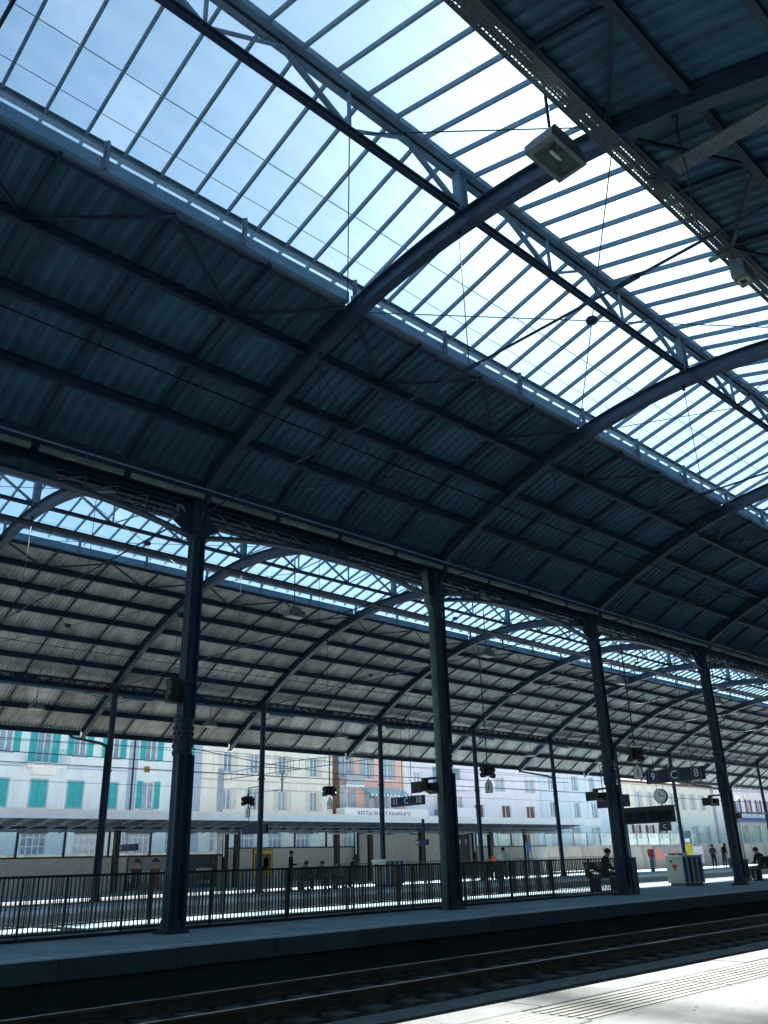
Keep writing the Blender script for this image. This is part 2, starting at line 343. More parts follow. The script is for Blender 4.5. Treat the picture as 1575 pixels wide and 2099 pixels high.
# ================================================================== TRAIN SHEDS
IPROF = [(-.11, 0), (.11, 0), (.11, .022), (.012, .022), (.012, .338), (.11, .338), (.11, .36), (-.11, .36), (-.11, .338), (-.012, .338), (-.012, .022), (-.11, .022)]
def build_shed(label, cfg):
    yc, zc, k, g = cfg['yc'], cfg['zc'], cfg['k'], cfg['g']
    dl = cfg.get('dl', 99)
    R = thing('shed_roof', label, 'roof', (cfg['st'][0], yc, 0))
    R.location = (0, 0, 0)
    def zr(y):
        d = abs(y-yc)
        return zc-k*d*d if d < dl else zc-k*dl*dl-2*k*dl*(d-dl)
    zg = zr(yc+g)+.37
    ST = cfg['st']; NB = len(ST)-1
    # ribs
    ys = [cfg['yn']+(cfg['yf']-cfg['yn'])*i/40 for i in range(41)]
    rm = MB().sweep(IPROF, [(y, zr(y)) for y in ys])
    # rivet plates at crown and gutter
    for yy in (yc, yc+g, yc-g):
        rm.box(-.018, .018, yy-.32, yy+.32, zr(yy)+.10, zr(yy)+.30)
        for q in range(7):
            for zz in (.14, .26):
                for sx in (-1, 1): rm.box(sx*.018, sx*.032, yy-.29+q*.097-.012, yy-.29+q*.097+.012, zr(yy)+zz-.012, zr(yy)+zz+.012)
    rm = rm.mesh('rib', RIBM)
    ribs = [inst('rib', rm, R, (x, 0, 0)) for x in ST]
    # purlins
    def purlin(y, x0=.12, x1=L-.12):
        z = zr(y)+.14
        return MB().box(x0, x1, y-.012, y+.012, z+.0221, z+.2).box(x0, x1, y-.06, y+.06, z, z+.022).box(x0, x1, y-.06, y+.06, z+.2001, z+.222).mesh('purlin', STEEL)
    rows_f, rows_n = cfg['rows_f'], cfg['rows_n']
    for y in rows_f[1:]+rows_n[1:]:
        me = purlin(y)
        for b in range(NB): inst('purlin', me, R, (ST[b], 0, 0))
    # corrugated sheets
    def sheet(y0, y1, wdt, pitch, shape, n, sg):
        pts = []
        for i in range(int(round(wdt/pitch))):
            for t, h in shape: pts.append((i*pitch+t*pitch, h))
        pts.append((wdt, shape[0][1]))
        vs = []
        e = .07*sg
        for y in (y0-e*.4, (y0+y1)/2, y1+e):
            for x, h in pts: vs.append((x, y, zr(y)+.375+h))
        m = len(pts)
        return MB().add(vs, [(r*m+i, r*m+i+1, r*m+i+1+m, r*m+i+m) for r in range(2) for i in range(m-1)]).mesh('roof_sheet', cfg['sheet'], cfg['smooth'])
    def roofs(rows, vis, sg):
        for r in range(len(rows)-1):
            me = sheet(rows[r]+(.13*sg if r == 0 else 0), rows[r+1], 2.0, cfg['pitch'], cfg['shape'], 0, sg)
            for b in range(NB):
                if b in vis:
                    for q in range(4): inst('roof_sheet', me, R, (ST[b]+2*q, 0, random.uniform(0, .006)))
        rest = MB()
        for b in range(NB):
            if b in vis: continue
            for r in range(len(rows)-1):
                n = 40
                y0, y1 = rows[r], rows[r+1]
                vs = [(ST[b]+L*i/n, y, zr(y)+.375+(.03 if i % 2 else 0)) for y in (y0, y1) for i in range(n+1)]
                rest.add(vs, [(i, i+1, i+n+2, i+n+1) for i in range(n)])
        if rest.v: tag(rest.obj('roof_sheeting', cfg['sheet'], R), kind='stuff')
    roofs(rows_f, cfg['vis_f'], 1); roofs(rows_n, cfg['vis_n'], -1)
    # seam battens between sheets
    bys = [rows_f[0]+(rows_f[-1]-rows_f[0])*i/16 for i in range(17)]
    bt = MB().sweep([(-.03, .29), (.03, .29), (.03, .37), (-.03, .37)], [(y, zr(y)) for y in bys]).mesh('seam_batten', STEEL)
    byn = [rows_n[0]+(rows_n[-1]-rows_n[0])*i/16 for i in range(17)]
    btn = MB().sweep([(-.03, .29), (.03, .29), (.03, .37), (-.03, .37)], [(y, zr(y)) for y in byn]).mesh('seam_batten', STEEL)
    for b in range(NB):
        for q in (2, 4, 6):
            inst('seam_batten', bt, R, (ST[b]+q, 0, 0))
            if b in cfg['vis_n'] or b < 6: inst('seam_batten', btn, R, (ST[b]+q, 0, 0))
    # zigzag braces in the top row
    for rows in (rows_f, rows_n):
        A = lambda x, i: (x, rows[i], zr(rows[i])+.26)
        ms = [MB().bar(A(a, ia), A(c, ic), .055, .055).mesh('brace', STEEL) for a, ia, c, ic in ((.1, 0, 2, 1), (2, 1, 4, 0), (4, 0, 6, 1), (6, 1, 7.9, 0))]
        for b in range(NB):
            if b <= 6:
                for me in ms: inst('brace', me, R, (ST[b], 0, 0))
    # gutter beams, lantern posts, eaves beams
    ze = zg+.46
    for sg in (1, -1):
        y = yc+sg*g
        gm = MB().box(.13, L-.13, y-.09, y-.075, zg, zg+.24).box(.13, L-.13, y+.075, y+.09, zg, zg+.24).box(.13, L-.13, y-.075, y+.075, zg, zg+.015).mesh('gutter', GUTM if sg > 0 else STEEL)
        cl = MB().box(.0, L, y+sg*.10, y+sg*.12, zg-.10, zg+.06).mesh('eaves_closure', STEEL)
        pm = MB().box(-.02, .02, y-sg*.12-.05, y-sg*.12+.05, zg-.02, ze+.1).box(-.05, .05, y-sg*.12-.012, y-sg*.12+.012, zg-.02, ze+.1).mesh('lantern_post', STEELL)
        eb = MB().box(0, L, y-.06, y+.06, ze, ze+.02).box(0, L, y-.01, y+.01, ze+.02, ze+.13).box(0, L, y-.06, y+.06, ze+.1301, ze+.15).mesh('eaves_beam', STEELL)
        bk = MB().add([(-.03, y-sg*.02, zg+.24), (-.03, y-sg*.34, zg-.02), (-.03, y-sg*.02, zg-.02), (.03, y-sg*.02, zg+.24), (.03, y-sg*.34, zg-.02), (.03, y-sg*.02, zg-.02)],
                      [(0, 1, 2), (5, 4, 3), (0, 3, 4, 1), (1, 4, 5, 2), (2, 5, 3, 0)]).mesh('gusset', STEELL)
        for b in range(NB):
            inst('eaves_closure', cl, inst('gutter', gm, R, (ST[b], 0, 0))); inst('eaves_beam', eb, R, (ST[b], 0, 0))
            for q in range(3): inst('lantern_post', pm, R, (ST[b]+q*L/3, 0, 0))
            inst('gusset', bk, R, (ST[b], 0, 0))
    # ridge truss
    zb, ztp = zr(yc)+.37, ze+.15+.27*g-.10
    bc = MB().box(0, L, yc-.05, yc+.05, zb, zb+.015).box(0, L, yc-.012, yc+.012, zb+.015, zb+.09).box(0, L, yc-.07, yc+.07, zb+.0901, zb+.11).mesh('bottom_chord', STEEL)
    tc_ = MB().box(0, L, yc+.02, yc+.14, ztp-.12, ztp-.1).box(0, L, yc+.06, yc+.08, ztp-.1, ztp+.06).box(0, L, yc+.0, yc+.16, ztp+.0601, ztp+.08).box(0, L, yc-.13, yc-.01, ztp-.06, ztp+.07).mesh('top_chord', STEELL)
    dg = []
    for q in range(3):
        a = q*L/3; m_ = a+L/6; e = a+L/3
        if q: dg.append(MB().bar((a, yc, zb+.1), (a, yc, ztp-.08), .05, .05))
        dg.append(MB().bar((a+.02, yc, zb+.1), (m_, yc+.05, ztp-.1), .055, .04)); dg.append(MB().bar((m_, yc+.05, ztp-.1), (e-.04, yc, zb+.1), .085, .06))
    dg = [d.mesh('web_bar', STEELL) for d in dg]
    kp = MB().box(-.11, -.095, yc-.08, yc+.08, zb-.02, ztp+.02).box(.095, .11, yc-.08, yc+.08, zb-.02, ztp+.02).box(-.095, .095, yc-.012, yc+.012, zb-.02, ztp+.02)
    kp.box(-.3, .3, yc-.02, yc+.02, zb+.05, zb+.2); kp = kp.mesh('king_post', STEELL)
    for b in range(NB):
        T = inst('ridge_truss', bc, R, (ST[b], 0, 0))
        inst('top_chord', tc_, T)
        for me in dg: inst('web_bar', me, T)
        inst('king_post', kp, T)
    # glazing
    sl_ = .27
    zt = ztp+.10
    NBAR = 12; pw = L/NBAR
    for sg in (1, -1):
        P = lambda x, d, dz=0: (x, yc+sg*d, zt-sl_*d+dz)
        g1 = g+.34; d0 = .10
        bm = MB().bar(P(0, d0, -.03), P(0, g1, -.03), .03, .09).bar(P(0, d0, -.082), P(0, g1, -.082), .046, .012).mesh('glazing_bar', BARM)
        up_ = MB().quad(P(.0, .02, .022), P(pw, .02, .022), P(pw, g*.62, .022), P(0, g*.62, .022)).mesh('glass_pane', GLASS)
        lo_ = MB().quad(P(.0, g*.60, .012), P(pw, g*.60, .012), P(pw, g1-.04, .012), P(0, g1-.04, .012)).mesh('glass_pane', GLASS)
        fb = MB().bar(P(0, g*.61, .017), P(pw, g*.61, .017), .012, .01).bar(P(0, g*.86, .010), P(pw, g*.86, .010), .01, .008).mesh('lap_strip', STEELL)
        vis = cfg['glz_f'] if sg > 0 else cfg['glz_n']
        rest = MB(); rb = MB()
        for b in range(NB):
            for q in range(NBAR):
                x = ST[b]+(q+.5)*pw
                if b in vis:
                    inst('glazing_bar', bm, R, (x, 0, 0))
                    a = inst('glass_pane', up_, R, (x, 0, 0)); c = inst('glass_pane', lo_, R, (x, 0, 0))
                    if sg > 0: inst('lap_strip', fb, c)
                else:
                    rb.bar((x, *P(0, d0, -.04)[1:]), (x, *P(0, g1, -.04)[1:]), .05, .1)
            if b not in vis: rest.quad(P(ST[b], 0, .02), P(ST[b+1], 0, .02), P(ST[b+1], g1, .02), P(ST[b], g1, .02))
        if rest.v:
            tag(rest.obj('glazing', GLASS, R), kind='stuff'); tag(rb.obj('glazing_bars', BARM, R), kind='stuff')
    MB().box(ST[0], ST[-1], yc-.08, yc+.08, zt+.03, zt+.05).obj('ridge_cap', STEELL, R)
    # ties, hangers and turnbuckles
    zt_ = cfg['ztie']
    tm = MB().tube((0, cfg['yn']+.2, zt_), (0, cfg['ytie'], zt_), .022, 8)
    for yy in (yc+.1, yc-2.9): tm.tube((0, yy-.16, zt_), (0, yy+.16, zt_), .042, 8).tube((0, yy-.24, zt_), (0, yy-.16, zt_), .03, 8).tube((0, yy+.16, zt_), (0, yy+.24, zt_), .03, 8)
    tm = tm.mesh('tie_rod', STEEL, True)
    hm = []
    for yy in (yc+.1, yc+cfg['hang'], yc-cfg['hang']):
        hm.append(MB().tube((0, yy, zt_), (0, yy, zr(yy)), .009, 6).tube((0, yy, zr(yy)-.10), (0, yy, zr(yy)), .035, 8, .05).mesh('tie_hanger', STEEL, True))
    for b in range(NB+1):
        t = inst('tie_rod', tm, R, (ST[b], 0, 0))
        for me in hm: inst('tie_hanger', me, t)
    # wind-bracing wires meeting at hub discs
    zh = zr(yc+g)+.28
    hub = MB().lathe([(.02, .1), (.10, .09), (.125, .06), (.125, .0), (.10, -.03), (.02, -.05)], 16, (L/2, yc, zh-.02)).mesh('brace_hub', STEEL, True)
    wr = MB()
    for xx, sg in ((.1, 1), (.1, -1), (L-.1, 1), (L-.1, -1)): wr.tube((L/2, yc, zh), (xx, yc+sg*g, zh), .011, 5)
    wr = wr.mesh('brace_wire', STEEL)
    yh = (rows_f[1]+rows_f[-1])/2 if cfg.get('one') else yc+g+3.3
    z2 = (zr(rows_f[1])+zr(cfg['ytie']))/2+.05
    hub2 = MB().lathe([(.02, .1), (.10, .09), (.125, .06), (.125, .0), (.10, -.03), (.02, -.05)], 16, (L/2, yh, z2)).mesh('brace_hub', STEEL, True)
    w2 = MB(); yl = cfg['ytie']
    for xx, yy in ((.1, rows_f[1]), (L-.1, rows_f[1]), (.1, yl), (L-.1, yl)): w2.tube((L/2, yh, z2+.03), (xx, yy, zr(yy)+.02), .011, 5)
    w2 = w2.mesh('brace_wire', STEEL)
    nd = MB()
    nd2 = MB()
    for sg in (1, -1): nd.tube((.1, yc+sg*g, zh), (L/3, yc, zb), .011, 5); nd2.tube((L-.1, yc+sg*g, zh), (2*L/3, yc, zb), .011, 5)
    nd, nd2 = nd.mesh('brace_wire', STEEL), nd2.mesh('brace_wire', STEEL)
    for b in range(min(NB, 8)):
        if b % 2: inst('brace_wire', nd2 if b % 4 == 1 else nd, R, (ST[b], 0, 0)); continue
        h = inst('brace_hub', hub, R, (ST[b], 0, 0)); inst('brace_wire', wr, h)
        h = inst('brace_hub', hub2, R, (ST[b], 0, 0)); inst('brace_wire', w2, h)
    return R, zr

TRAP = [(0, 0), (.40, 0), (.5, .05), (.90, .05)]
SINE = [(0, 0), (.15, .004), (.5, .065), (.65, .060)]
rows1 = [10.46, 11.75, 13.04, 14.33, 15.64]
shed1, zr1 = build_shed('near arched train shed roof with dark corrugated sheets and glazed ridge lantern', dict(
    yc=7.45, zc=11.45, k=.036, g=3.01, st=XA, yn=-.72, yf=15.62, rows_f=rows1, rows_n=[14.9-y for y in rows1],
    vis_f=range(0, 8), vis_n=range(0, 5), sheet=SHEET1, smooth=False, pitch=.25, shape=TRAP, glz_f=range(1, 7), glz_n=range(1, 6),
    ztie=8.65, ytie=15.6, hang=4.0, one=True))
rows2 = [28.2+1.231*i for i in range(9)]
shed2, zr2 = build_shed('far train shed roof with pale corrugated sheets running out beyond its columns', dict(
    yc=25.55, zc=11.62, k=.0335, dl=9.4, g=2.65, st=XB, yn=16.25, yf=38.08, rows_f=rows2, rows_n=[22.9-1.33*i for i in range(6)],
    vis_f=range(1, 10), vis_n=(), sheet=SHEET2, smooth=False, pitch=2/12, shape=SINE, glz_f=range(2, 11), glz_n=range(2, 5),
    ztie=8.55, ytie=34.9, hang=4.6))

# valley beam, arched lattice girders of the inner row, strip lights
vm = MB().box(0, L, YA-.36, YA+.34, 9.02, 9.05).box(0, L, YA-.36, YA-.33, 9.05, 9.405).box(0, L, YA+.31, YA+.34, 9.05, 9.3).mesh('valley_gutter', STEEL)
def arch_z(t): return 8.12+.42*(1-abs(2*t-1)**2.2)
bcm = MB()
for i in range(24):
    a, b = i/24, (i+1)/24
    bcm.bar((.15+(L-.3)*a, YA, arch_z(a)), (.15+(L-.3)*b, YA, arch_z(b)), .20, .035)
    bcm.bar((.15+(L-.3)*a, YA, arch_z(a)+.05), (.15+(L-.3)*b, YA, arch_z(b)+.05), .02, .075)
bcm = bcm.mesh('arch_girder', RIBM)
tcm = MB().box(.15, L-.15, YA-.10, YA+.10, 8.93, 8.955).box(.15, L-.15, YA-.012, YA+.012, 8.84, 8.93).mesh('girder_top_chord', STEEL)
webs = []
for s in (0, 1):
    f = (lambda x: x) if s == 0 else (lambda x: L-x)
    for q in range(4):
        xa, xb = .55+q*.72, 1.27+q*.72
        webs.append(MB().bar((f(xa), YA, 8.87), (f(xb), YA, arch_z(xb/L)+.06), .05, .03).mesh('web_bar', RIBM))
        webs.append(MB().bar((f(xb), YA, 8.87), (f(xb), YA, arch_z(xb/L)+.06), .045, .03).mesh('web_bar', RIBM))
plm = MB().box(L/2-.65, L/2-.08, YA-.01, YA+.01, 8.56, 8.86).box(L/2+.08, L/2+.65, YA-.01, YA+.01, 8.56, 8.86).box(L/2-.08, L/2+.08, YA-.05, YA+.05, 8.56, 8.86).mesh('web_plate', RIBM)
spd = MB()
for s in (0, 1):
    f = (lambda x: x) if s == 0 else (lambda x: L-x)
    spd.add([(f(.12), YA-.012, 8.1), (f(.6), YA-.012, 8.42), (f(.4), YA-.012, 8.62), (f(.12), YA-.012, 8.85), (f(.12), YA+.012, 8.1), (f(.6), YA+.012, 8.42), (f(.4), YA+.012, 8.62), (f(.12), YA+.012, 8.85)],
            [(0, 1, 2, 3), (7, 6, 5, 4), (0, 4, 5, 1), (1, 5, 6, 2), (2, 6, 7, 3)])
spd = spd.mesh('spandrel_plate', STEEL)
for b in range(len(XA)-1):
    inst('valley_gutter', vm, shed1, (XA[b], 0, 0))
    G = inst('arch_girder', bcm, shed1, (XA[b], 0, 0)); inst('girder_top_chord', tcm, G); inst('web_plate', plm, G); inst('spandrel_plate', spd, G)
    for me in webs: inst('web_bar', me, G)
lb = MB().box(.05, 1.93, -.05, .05, .05, .09).mesh('lamp_body', STEEL)
ld = MB().box(.08, 1.90, -.06, .03, -.05, .0495).mesh('diffuser', STRIPW)
lk = MB().box(-.02, .02, -.03, .03, .05, .25).mesh('bracket', STEEL)
for b in range(1, 8):
    for q in range(4):
        t = thing('strip_light', 'long unlit strip light fixed along the eaves between the riveted columns', 'lamp', (XA[b]+.02+2*q, 15.56, 9.0), group='strip lights along the near eaves')
        inst('lamp_body', lb, t); inst('diffuser', ld, t); inst('bracket', lk, t); inst('bracket', lk, t, (1.96, 0, 0))
MB().path([(XA[0], 15.42, 9.14), (XA[-1], 15.42, 9.14)], .022, 6).obj('conduit', GUTM, shed1)

# straight lattice girders of the outer row
tg = MB().box(.1, L-.1, YB-.05, YB+.05, 8.69, 8.76).mesh('lattice_girder', STEEL)
bg = MB().box(.1, L-.1, YB-.06, YB+.06, 8.24, 8.34)
for s in (0, 1):
    f = (lambda x: x) if s == 0 else (lambda x: L-x)
    pts = [(f(.1+1.9*i/10), YB, 8.26-.36*(1-i/10)**2) for i in range(11)]
    for p, q in zip(pts, pts[1:]): bg.bar(p, q, .03, .03)
bg = bg.mesh('girder_bottom_chord', STEELL)
lw = []
for s in (0, 1):
    f = (lambda x: x) if s == 0 else (lambda x: L-x)
    for q in range(6):
        a, b = .3+q*.52, .82+q*.52
        lw.append(MB().bar((f(a), YB, 8.70), (f(b), YB, 8.33), .045, .045).bar((f(b), YB, 8.70), (f(b), YB, 8.33), .045, .045).mesh('web_bar', STEEL))
lp = MB().box(L/2-.5, L/2-.04, YB-.01, YB+.01, 8.335, 8.695).box(L/2+.04, L/2+.5, YB-.01, YB+.01, 8.335, 8.695).mesh('web_plate', STEEL)
for b in range(len(XB)-1):
    G = inst('lattice_girder', tg, shed2, (XB[b], 0, 0)); inst('girder_bottom_chord', bg, G); inst('web_plate', lp, G)
    for me in lw: inst('web_bar', me, G)
for b in range(2, 9):
    t = thing('tube_lamp', 'twin tube lamp fixed under the lattice girder beside a slim column', 'lamp', (XB[b]+.25, YB-.2, 8.1), group='tube lamps under the lattice girder')
    MB().box(0, 1.5, -.06, .06, .04, .09).obj('lamp_body', STEELL, t); MB().tube((.04, -.04, .0), (1.46, -.04, .0), .025, 8).tube((.04, .04, .0), (1.46, .04, .0), .025, 8).obj('tube', LAMPW, t)
    [MB().box(.1, .14, -.02, .02, .09, .16).obj('bracket', STEEL, t, (q, 0, 0)) for q in (0, 1.26)]

# ------------------------------------------------------------------ columns
def octa(r, f): return [(math.cos(6.28319*(i+.5)/8)*r*(f if i % 2 else 1), math.sin(6.28319*(i+.5)/8)*r*(f if i % 2 else 1)) for i in range(8)]
def shaft(b, z0, z1, r0, r1, n=16, flute=.93):
    for k in range(1):
        vs = []
        for z, r in ((z0, r0), (z1, r1)):
            for i in range(n*2):
                rr = r*(flute if i % 4 in (1, 2) else 1); a = 6.28319*i/(2*n); vs.append((rr*math.cos(a), rr*math.sin(a), z))
        m = 2*n
        b.add(vs, [(i, (i+1) % m, (i+1) % m+m, i+m) for i in range(m)]+[tuple(range(m-1, -1, -1)), tuple(range(m, 2*m))])
    return b
cs = MB(); shaft(cs, 0, 3.3, .19, .185); shaft(cs, 4.05, 8.10, .175, .16)
for s in (-1, 1): cs.box(s*.15-.035, s*.15+.035, -.205, -.13, 0, 3.3).box(s*.13-.02, s*.13+.02, -.19, -.12, 4.05, 8.1)
cs = cs.mesh('shaft', STEEL)
cb = MB().box(-.25, .25, -.25, .25, 0, .05).lathe([(.25, .05), (.22, .12), (.21, .25)], 16).mesh('base', STEEL)
orn = MB().lathe([(.205, 3.3), (.215, 3.36), (.195, 3.4), (.195, 3.95), (.215, 4.0), (.22, 4.05), (.18, 4.09)], 20)
for i in range(10):
    a = 6.28319*i/10
    for j in range(4):
        a2 = a+(.12 if j % 2 else -.12); z = 3.45+j*.12
        orn.box(.196*math.cos(a2)-.02, .196*math.cos(a2)+.02, .196*math.sin(a2)-.02, .196*math.sin(a2)+.02, z, z+.08)
orn = orn.mesh('ornament_band', STEEL)
ring2 = MB().lathe([(.18, 4.72), (.205, 4.74), (.205, 4.82), (.18, 4.84)], 20).lathe([(.165, 7.0), (.185, 7.02), (.185, 7.08), (.165, 7.1)], 20).mesh('clamp_ring', STEEL)
col_ = MB().lathe([(.17, 8.05), (.215, 8.08), (.215, 8.15), (.18, 8.18)], 20).mesh('collar', STEEL)
cap = MB(); shaft(cap, 8.15, 9.0, .17, .185)
for ang in (0, 1, 2, 3):
    c, s = math.cos(ang*1.5708), math.sin(ang*1.5708)
    o = [(.14, 8.3), (.2, 8.55), (.33, 8.75), (.5, 8.92), (.5, 9.0), (.14, 9.0)]
    n = len(o); t = .04
    vs = [(c*r-s*w_, s*r+c*w_, z) for w_ in (-t, t) for r, z in o]
    cap.add(vs, [tuple(range(n-1, -1, -1)), tuple(range(n, 2*n))]+[(i, (i+1) % n, (i+1) % n+n, i+n) for i in range(n)])
cap = cap.mesh('capital', STEEL)
def column_a(x, label, group=None):
    t = thing('shed_column', label, 'column', (x, YA, 0), group=group)
    for nm, me in (('shaft', cs), ('base', cb), ('ornament_band', orn), ('clamp_ring', ring2), ('collar', col_), ('capital', cap)): inst(nm, me, t)
    return t
A1 = column_a(XA[2], 'stout dark column with a switch box high on its side, standing in the stair railing')
MB().box(-.42, -.16, -.12, .10, 4.35, 4.85).box(-.45, -.4, -.08, .06, 4.4, 4.5).obj('switch_box', BLACK, A1)
A2 = column_a(XA[3], 'stout dark column with a greenish downpipe strapped to its side')
p = MB().tube((-.36, -.12, 0), (-.36, -.12, 7.75), .085, 12)
for z in (1.9, 2.0, 3.75, 5.6, 7.3): p.tube((-.36, -.12, z), (-.36, -.12, z+.05), .10, 12)
p.tube((-.36, -.12, 7.72), (-.44, -.05, 7.95), .085, 12).tube((-.44, -.05, 7.95), (-.44, -.02, 8.95), .085, 12)
p.obj('downpipe', PIPE, A2, smooth=True)
MB().box(-.3, -.1, -.13, -.10, 2, 2.03).box(-.3, -.1, -.13, -.1, 5.6, 5.63).obj('pipe_strap', STEEL, A2)
A3 = column_a(XA[4], 'stout dark column with cables and a green cabinet at its foot, at the end of the railing')
for q in range(3): MB().tube((.235, -.12+.06*q, .0), (.235, -.12+.06*q, 2.6+.3*q), .016, 6).obj('cable', STEELL, A3)
cbx = MB().box(.29, .62, -.2, .2, 0, 1.05).box(.27, .64, -.22, .22, 1.05, 1.08); cbx.obj('cabinet', DGREEN, A3)
A4 = column_a(XA[5], 'stout dark column between the recycling cabinet and the bench')
MB().tube((.24, -.1, 0), (.24, -.1, 7.8), .04, 8).obj('downpipe', PIPE, A4)
MB().box(.22, .34, -.16, .12, 2.2, 3.6).obj('switch_box', BLACK, A4)
for b in range(6, len(XA)-1): column_a(XA[b], 'stout dark column of the inner row, farther along than the bench', 'distant columns of the inner row')
column_a(XA[1], 'stout dark column of the inner row beside the head of the stairs')

sb_ = MB(); shaft(sb_, 0, 8.2, .15, .13, 10, .95); sb_ = sb_.mesh('shaft', STEEL)
sbb = MB().box(-.19, .19, -.19, .19, 0, .06).lathe([(.19, .06), (.16, .3)], 16).mesh('base', STEEL)
sbc = MB().lathe([(.13, 7.85), (.16, 7.87), (.16, 7.92), (.13, 7.95)], 16).lathe([(.13, 8.2), (.17, 8.3), (.2, 8.6), (.2, 8.78)], 12).mesh('capital', STEEL)
sbr = MB().lathe([(.14, 5.0), (.165, 5.02), (.165, 5.08), (.14, 5.1)], 16).box(-.2, -.13, -.05, .05, 5.0, 5.08).mesh('clamp_ring', STEEL)
dpm = MB().path([(-.17, -.05, 0), (-.17, -.05, 6.05), (-.33, .28, 6.22), (-.85, 2.0, 6.62), (-.9, 2.25, 6.8), (-.9, 2.3, 6.95)], .06, 10).mesh('downpipe', STEEL, True)
for i, b in enumerate(range(3, len(XB))):
    lab = {0: 'slim column with a bent downpipe, before the teal shuttered house', 1: 'slim column with a signal arm, before the cream house', 2: 'slim column where the wire gantry ends', 3: 'slim column beside the dark poster', 4: 'slim column with a bent downpipe, near the end of the low canopy'}.get(i, 'slim far column under the pale shed roof, past the canopy end')
    t = thing('shed_column', lab, 'column', (XB[b], YB, 0), group=None if i < 5 else 'distant slim columns')
    inst('shaft', sb_, t); inst('base', sbb, t); inst('capital', sbc, t); inst('clamp_ring', sbr, t)
    if i in (0, 4, 7, 9): inst('downpipe', dpm, t)

# ------------------------------------------------------------------ stair railings
balm = MB().box(-.0075, .0075, -.014, .014, .12, 1.05).mesh('baluster', BLACK)
def railing(label, x0, x1, y, gate=None):
    t = thing('stair_railing', label, 'railing', (x0, y, 0)); n = x1-x0
    MB().box(0, n, -.03, .03, 1.05, 1.085).obj('top_rail', BLACK, t)
    MB().box(0, n, -.02, .02, .09, .12).obj('bottom_rail', BLACK, t)
    if not gate: MB().box(0, n, -.035, .035, .0, .055).obj('kerb_plate', BLACK, t)
    i = 0; x = .1
    while x < n-.05:
        inst('baluster', balm, t, (x, 0, 0)); x += .09; i += 1
    k = 0; pm = MB().box(-.015, .015, -.025, .025, 0, 1.049).mesh('post', BLACK)
    x = .0
    while x < n: inst('post', pm, t, (x+.05, .0, 0)); x += 2.0
    return t
railing('black barred railing along the near side of the stairwell', 2.6, 26.4, 16.66)
railing('black barred railing along the far side of the stairwell', 2.6, 26.4, 19.22, True)
hr = thing('stair_handrail', 'pale metal handrail sloping down into the stairwell', 'handrail', (6.5, 18.2, 0))
MB().tube((0, 0, .30), (3.6, 0, -.14), .026, 8).obj('rail', WHITE, hr); MB().tube((.3, 0, .27), (.3, .0, -3), .02, 6).tube((3, 0, -.06), (3, .0, -3), .02, 6).obj('bracket', STEEL, hr)

# ------------------------------------------------------------------ cable trays and floodlights
def tray(root, p, q, wdt, up_=(0, 0, 1), pitch=.075, name='tray', pmat=None):
    p, q = Vector(p), Vector(q); d = q-p; n = int(d.length/pitch); d.normalize(); s = d.cross(Vector(up_)).normalized(); U = Vector((0, 0, 1))
    b = MB(); rows = 6
    pm_ = pmat or TIN
    Ln = (q-p).length
    for r in range(rows+1):
        o = s*(-wdt/2+wdt*r/rows); wd = .0135 if 0 < r < rows else .02
        a = p+o; c = q+o
        b.quad(a-s*wd, a+s*wd, c+s*wd, c-s*wd)
    for r in range(rows):
        for i in range(n):
            if (i//8) % 7 == 6: pass
            t = (i+(.5 if r % 2 else 0))*pitch
            a = p+d*t+s*(-wdt/2+wdt*r/rows); e = s*(wdt/rows)
            b.quad(a, a+d*pitch*.42, a+d*pitch*.42+e, a+e)
    b.obj('perforated_plate', pm_, root)
    sw = MB()
    for sg in (-1, 1): sw.bar(p+s*sg*wdt/2+U*.03, q+s*sg*wdt/2+U*.03, .006, .06)
    sw.obj('side_wall', pm_, root)
ct = thing('cable_tray', 'perforated steel cable tray hung along the near gutter', 'cable tray', (3, 4.40, 11.02))
tray(ct, (0, 0, 0), (26, 0, 0), .26)
for x in (.8, 3.05, 5.3, 7.7, 9.9, 12): MB().box(x-.16, x+.16, -.15, .15, .012, .02).obj('splice_plate', TIN, ct)
cbl = MB()
for q in range(3): cbl.path([(i*.5, -.06+.05*q+random.uniform(-.01, .01), .04) for i in range(53)], .014, 5)
cbl.obj('cables', BLACK, ct)
hg = MB()
for x in (1.5, 5.6, 9.5, 14.3): hg.bar((x, -.14, 0), (x, -.14, .5), .03, .012).bar((x, .14, 0), (x, .14, .5), .03, .012)
hg.obj('hanger', STEEL, ct)
ct2 = thing('cable_tray', 'perforated cable tray branching off under the dark near roof', 'cable tray', (10.05, 3.9, 10.7))
tray(ct2, (0, 0, 0), (.12, -4.2, 0), .26)
MB().tube((-.1, -.2, .0), (-.1, -.2, .6), .01, 6).tube((.1, -2.2, 0), (.1, -2.2, .75), .01, 6).tube((.1, -.1, 0), (.15, .55, .3), .012, 6).obj('hanger', STEEL, ct2)
MB().add([(-.16, .30, .02), (-.14, .0, .0), (.14, 0, .0), (.16, .22, .01), (.06, .38, .02)], [(0, 1, 2, 3, 4)]).obj('junction_plate', STEEL, ct2)

